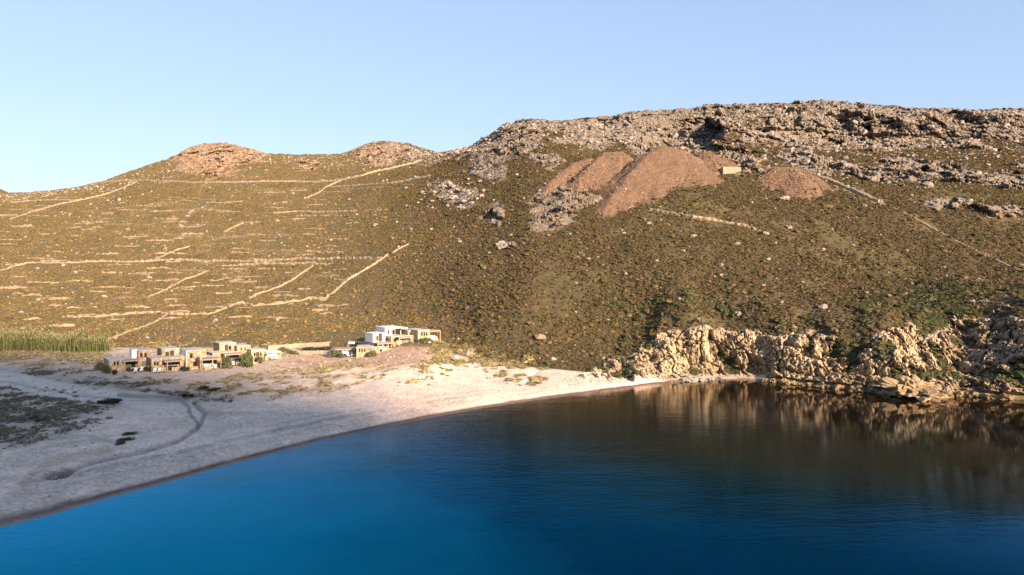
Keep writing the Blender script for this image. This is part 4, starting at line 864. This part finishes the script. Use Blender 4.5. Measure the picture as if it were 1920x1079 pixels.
# --- bushes by the houses
def bush_mesh(seed, nleaf=900):
    r_ = np.random.default_rng(seed); V, Fc = [], []
    cl = [(r_.uniform(-.6, .6), r_.uniform(-.6, .6), r_.uniform(.25, .8), r_.uniform(.3, .5)) for _ in range(9)]
    for _ in range(nleaf):
        c = cl[r_.integers(0, 9)]; d = r_.normal(size=3); d /= np.linalg.norm(d); p_ = np.array(c[:3]) + d * c[3] * r_.uniform(.6, 1.05); p_[2] = max(p_[2], .0)
        t1, t2 = r_.normal(size=(2, 3)) * .075; n0 = len(V); V += [tuple(p_ + t1), tuple(p_ - t1), tuple(p_ + t2)]; Fc.append((n0, n0 + 1, n0 + 2))
    return V, Fc
BUSH = []
for i, mt in enumerate(['bush_leaf', 'bush_leaf_grey', 'bush_dark']):
    V, Fc = bush_mesh(50 + i); me = bpy.data.meshes.new('foliage'); me.from_pydata(V, [], Fc); me.materials.append(M[mt]); BUSH.append(me)
stm = MB(); 
for a_ in range(4): 
    c_, s_ = math.cos(a_ * 1.7), math.sin(a_ * 1.7); stm.hexa([(c_ * .05 - .03, s_ * .05 - .03, -.1), (c_ * .05 + .03, s_ * .05 - .03, -.1), (c_ * .05 + .03, s_ * .05 + .03, -.1), (c_ * .05 - .03, s_ * .05 + .03, -.1), (c_ * .4 - .02, s_ * .4 - .02, .6), (c_ * .4 + .02, s_ * .4 - .02, .6), (c_ * .4 + .02, s_ * .4 + .02, .6), (c_ * .4 - .02, s_ * .4 + .02, .6)])
sme = bpy.data.meshes.new('stem'); sme.from_pydata(stm.v, [], stm.f); sme.materials.append(M['bark'])
def bush(x, y, w, hgt, kind, label, group=None):
    g_ = at_px(x, y); r_ = empty('bush', g_, (x * 3.1) % 6.28, label, 'bush', group); r_.scale = (w, w, hgt)
    for nm, me in (('foliage', BUSH[kind]), ('stem', sme)): o = bpy.data.objects.new(nm, me); COL.objects.link(o); o.parent = r_
bush(188, 694, 1.5, 1.5, 1, 'rounded grey-green bush at the left end of the leftmost house'); bush(200, 700, 1.4, 1.7, 0, 'taller green bush touching the corner of the leftmost house'); bush(214, 703, .9, .9, 2, 'small dark bush in front of the leftmost house')
bush(277, 697, 1.2, 1.0, 2, 'dark bush between the first two pairs of sun loungers'); bush(279, 690, .7, 2.2, 0, 'narrow green climber between the first and second houses'); bush(346, 697, 1.2, 1.0, 2, 'dark bush at the right end of the second porch'); bush(349, 691, .6, 1.8, 0, 'thin green shrub between the second and third houses')
bush(424, 691, 1.6, 2.6, 0, 'tall green bush between the two reed-roofed porches'); bush(463, 687, 2.0, 3.1, 0, 'biggest green bush of the left row, right of the tallest house'); bush(468, 689, 1.0, 1.2, 0, 'small bush at the foot of the biggest green bush'); bush(488, 681, 1.6, 1.4, 1, 'rounded olive bush before the small square house')
bush(626, 670, 1.7, 1.7, 1, 'grey-green bush at the left corner of the long porch'); bush(640, 671, 1.1, 1.1, 1, 'low grey bush beside the porch post'); bush(698, 669, 1.3, 1.3, 1, 'olive bush below the white cube villa'); bush(795, 644, 1.6, 1.3, 0, 'green bush below the rightmost stone house'); bush(803, 641, 1.1, .8, 0, 'low green bush under the rightmost pergola')
for x_, y_, w_ in [(536, 660, 1.2), (545, 663, 1.0), (530, 657, 1.0), (552, 665, .9), (580, 657, 1.2), (592, 658, 1.1), (604, 657, 1.3), (618, 657, 1.4), (572, 658, .9)]: bush(x_, y_, w_, .8, 2 if x_ > 560 else 1, 'low garden shrub between the retaining wall and the garden wall', 'garden shrubs by the retaining wall')
for x_, y_, w_, hh in [(350, 745, 1.3, .5), (215, 756, 2.2, .7), (195, 757, 1.2, .5), (235, 826, 1.3, .35), (243, 815, 1.1, .35), (226, 833, .8, .3), (64, 785, .9, .4), (75, 790, .8, .4), (400, 733, 1.4, .5), (385, 730, 1.6, .5)]: bush(x_, y_, w_, hh, 0 if y_ > 780 else 2, 'low mat of green growth on the open sandy ground', 'ground-hugging plants on the sand')

# --- sun loungers
def lounger():
    r_ = empty('sun_lounger', (0, 0, 0), 0, 'x', 'sun lounger', 'white sun loungers before the houses')
    m_ = MB().box(-.32, .32, -1.0, .3, .34, .44); m_.build('cushion', M['cushion_white'], r_)
    MB().hexa([(-.32, .30, .34), (.32, .30, .34), (.32, .95, .86), (-.32, .95, .86), (-.32, .24, .43), (.32, .24, .43), (.32, .89, .97), (-.32, .89, .97)]).build('backrest', M['cushion_white'], r_)
    fm = MB().box(-.35, .35, -1.02, .95, .26, .335).build('frame', M['pergola_wood'], r_)
    for sx in (-.3, .3):
        for sy in (-.9, .8): MB().box(sx - .03, sx + .03, sy - .03, sy + .03, -.02, .257).build('leg', M['pergola_wood'], r_)
    return r_
proto = lounger(); first = True
for x_, y_, lab in [(254, 699, 'sun lounger before the first porch, left one of the pair'), (265.5, 697.5, 'sun lounger before the first porch, right one of the pair'), (290, 700, 'sun lounger before the second house, left one of the pair'), (299, 699, 'sun lounger before the second house, right one of the pair'),
                    (395, 693, 'sun lounger before the deep reed porch, left one of the pair'), (403.5, 692.5, 'sun lounger before the deep reed porch, right one of the pair'), (437, 686, 'sun lounger before the tallest house, left one of the pair'), (445, 685.5, 'sun lounger before the tallest house, right one of the pair'),
                    (510, 675, 'sun lounger before the white-roofed pergola, left one of the pair'), (517, 674.5, 'sun lounger before the white-roofed pergola, right one of the pair'), (652, 669, 'sun lounger before the long porch of the right group, left one'), (660, 668, 'sun lounger before the long porch of the right group, right one')]:
    o = proto if first else copy_tree(proto); first = False
    g_ = at_px(x_, y_); o.location = g_ + Vector((0, 0, .03)); o.rotation_euler = (0, 0, R(22)); o['label'] = 'white ' + lab
# --- porch furniture
def sofa(x, y, mat, label, w=2.2):
    g_ = at_px(x, y); r_ = empty('outdoor_sofa', g_ + Vector((0, 0, .08)), TH, label, 'sofa', 'porch sofas')
    MB().box(-w / 2, w / 2, -.4, .4, 0, .42).build('seat', M[mat], r_); MB().box(-w / 2, w / 2, .403, .6, 0, .85).build('backrest', M[mat], r_)
    for sx in (-w / 2 - .15, w / 2 + .003): MB().box(sx, sx + .147, -.4, .6, 0, .6).build('armrest', M[mat], r_)
sofa(250, 696.5, 'charcoal_cloth', 'black sofa on the terrace of the leftmost house'); sofa(323, 694.5, 'charcoal_cloth', 'black sofa on the second porch'); sofa(392, 690.5, 'cushion_white', 'white sofa under the deep reed porch'); sofa(432, 683, 'cushion_white', 'white sofa under the porch of the tallest house', 1.8); sofa(512, 671.5, 'cushion_white', 'white sofa under the white-roofed pergola')
sofa(650, 665.5, 'cushion_white', 'white sofa under the long porch of the right group'); sofa(717, 656, 'cushion_white', 'white sofa under the small pergola of the white cube villa', 1.8); sofa(812, 636, 'cushion_white', 'white sofa under the rightmost pergola', 1.8)
# --- plunge pool and parked things at the far left
g_ = at_px(180, 692); r_ = empty('plunge_pool', g_, TH, 'small pale blue plunge pool at the left end of the row', 'pool')
MB().box(-3, 3, -1.5, 1.5, -.5, .30).build('basin', M['retaining'], r_); MB().box(-2.6, 2.6, -1.1, 1.1, .303, .33).build('pool_water', M['pool_blue'], r_)

# --- reed bed (one uncountable mass)
rr2 = np.random.default_rng(5); V, Fc, V2, F2 = [], [], [], []
for i in range(9500):
    x_ = rr2.uniform(-260, 205); y_ = rr2.uniform(641, 659) + (2 if x_ > 120 else 0)
    if x_ > 150 and rr2.random() < (x_ - 150) / 70: continue
    g_ = at_px(x_, y_); hgt = rr2.uniform(1.9, 3.9) * (1 + .25 * float(vn(np.array(x_ / 9.), np.array(y_ / 5.), np.array(0.), 77))) * (1 - .25 * (x_ > 170)) * (1 + .18 * math.sin(x_ / 23) + .1 * math.sin(x_ / 7.0)); a_ = rr2.uniform(0, 6.28); le = rr2.uniform(.2, .8)
    b_ = np.array(g_) + rr2.normal(size=3) * np.array([.6, .6, 0]); w_ = np.array([math.cos(a_), math.sin(a_), 0]) * .10; dv = np.array([-.4 + .3 * math.sin(a_), math.cos(a_) * .4, 0]) * le
    n0 = len(V); V += [b_ - w_, b_ + w_, b_ + dv * .4 + w_ + [0, 0, hgt * .6], b_ + dv * .4 - w_ + [0, 0, hgt * .6], b_ + dv + [0, 0, hgt]]; Fc += [(n0, n0 + 1, n0 + 2), (n0, n0 + 2, n0 + 3), (n0 + 3, n0 + 2, n0 + 4)]
    for q_ in range(2):
        z_ = rr2.uniform(.3, .85) * hgt; a2 = rr2.uniform(0, 6.28); l2 = rr2.uniform(.5, .9); n0 = len(V); b2_ = b_ + dv * .4; V += [b2_ + [0, 0, z_], b2_ + [0, 0, z_ + .12], b2_ + [math.cos(a2) * l2, math.sin(a2) * l2, z_ + .25]]; Fc.append((n0, n0 + 1, n0 + 2))
    if rr2.random() < .35:
        t_ = b_ + dv + [0, 0, hgt]; n0 = len(V2); V2 += [t_ - w_ * .9 - [0, 0, .1], t_ + w_ * .9 - [0, 0, .1], t_ + dv * .15 + [0, 0, .55]]; F2.append((n0, n0 + 1, n0 + 2))
rb = mesh_np('reed_bed', np.array(V), Fc, 3, M['reed_leaf']); tag(rb, kind='stuff')
rp = mesh_np('plumes', np.array(V2), F2, 3, M['reed_plume'], rb)

# ---------------------------------------------------------------- labels of the repeats: told apart by landmark, side and order
LM = [(1240, 330, 'the largest spoil heap'), (1468, 332, 'the small brown spoil heap'), (1095, 315, 'the ribbed spoil heap'), (1372, 320, 'the ruined hut'), (1330, 412, 'the rubble wall'), (1575, 350, 'the ramp wall'), (1040, 390, 'the tall grey outcrop'), (941, 458, 'the small rock cluster'),
      (1470, 372, 'the flat white boulder'), (1383, 588, 'the round boulder above the cliff'), (1745, 590, 'the green gully'), (1711, 532, 'the gully head'), (1560, 640, 'the right sea cliff'), (1290, 620, 'the left sea cliff'), (925, 402, 'the reddish outcrop'), (850, 368, 'the boulder field centre'), (1880, 480, 'the right slope edge'), (1100, 500, 'the bare mid slope'), (1000, 640, 'the beach end scrub'),
      (385, 300, 'the left peak'), (735, 285, 'the second peak'), (400, 342, 'the upper level wall'), (715, 325, 'the climbing upper wall'), (150, 376, 'the slanting upper wall'), (70, 492, 'the middle wall left end'), (300, 489, 'the middle wall centre'), (600, 487, 'the middle wall right end'), (335, 530, 'the left diagonal wall'), (540, 530, 'the curving diagonal wall'),
      (660, 520, 'the hook-shaped wall'), (520, 572, 'the hook wall foot'), (220, 591, 'the lowest field wall'), (380, 590, 'the lowest wall right end'), (80, 625, 'the reed bed'), (590, 398, 'the level terrace wall'), (440, 427, 'the tiny slanting wall'), (270, 618, 'the track wall'), (60, 440, 'the left hillside edge'), (250, 430, 'the bare upper slope'),
      (240, 685, 'the leftmost house'), (325, 685, 'the second house'), (395, 685, 'the deep reed porch'), (440, 675, 'the tallest house'), (485, 670, 'the small square house'), (650, 660, 'the long porch'), (590, 650, 'the retaining wall'), (583, 664, 'the garden wall'), (65, 775, 'the dark scrub patch'), (245, 820, 'the stream channel'), (340, 745, 'the sand road bend'), (1300, 712, 'the beach corner'), (1440, 716, 'the cliff start'), (1540, 726, 'the left cliff bay'), (1640, 736, 'the ribbed headland tip'), (1712, 735, 'the ribbed headland'), (1792, 744, 'the flat dark sea rock'), (1880, 748, 'the shaded cliff corner')]
ORD = ['nearest', 'second nearest', 'third nearest', 'fourth nearest', 'fifth nearest', 'sixth nearest', 'seventh nearest', 'eighth nearest', 'ninth nearest', 'tenth nearest']
KINDW = {'shore_rock': 'wet shore rock', 'terrace_wall': 'short terrace wall', 'boulder': 'pale boulder', 'bush': 'low bush'}
seen = {}
for o in list(COL.objects):
    if o.get('label') and o.parent is None: seen.setdefault(o['label'], []).append(o)
for lab, obs in seen.items():
    if len(obs) < 2: continue
    bk = {}
    for o in obs:
        L_ = o.location; x_, y_ = 960 + L_.x / L_.y * F, HY - (L_.z - CAMH) / L_.y * F
        if o.name.startswith('terrace_wall'):
            vs = o.data.vertices; x_ = 960 + (L_.x + vs[len(vs) // 2].co.x) / (L_.y + vs[len(vs) // 2].co.y) * F
        m_ = min(LM, key=lambda q: (q[0] - x_) ** 2 + 2.5 * (q[1] - y_) ** 2); dx, dy = x_ - m_[0], (y_ - m_[1]) * 1.5
        sd = ('right of' if dx > 0 else 'left of') if abs(dx) > 2.2 * abs(dy) else ('below' if dy > 0 else 'above') if abs(dy) > 2.2 * abs(dx) else ('below and ' if dy > 0 else 'above and ') + ('right of' if dx > 0 else 'left of')
        bk.setdefault((sd, m_[2]), []).append((math.hypot(dx, dy), o))
    for (sd, nm), lst in bk.items():
        lst.sort(key=lambda q: q[0]); base = KINDW.get(lst[0][1].name.split('.')[0], lab)
        if 'grey block' in lab: base = 'grey block'
        if 'grey rock' in lab: base = 'low grey rock'
        if 'whitish' in lab: base = 'jagged whitish rock'
        if 'green growth' in lab: base = 'green mat of growth'
        if 'garden shrub' in lab: base = 'garden shrub'
        for i, (_, o) in enumerate(lst):
            o['label'] = f'{base} {sd} {nm}' if len(lst) == 1 else f'{base} {sd} {nm}, {ORD[min(i, 9)]} to it'
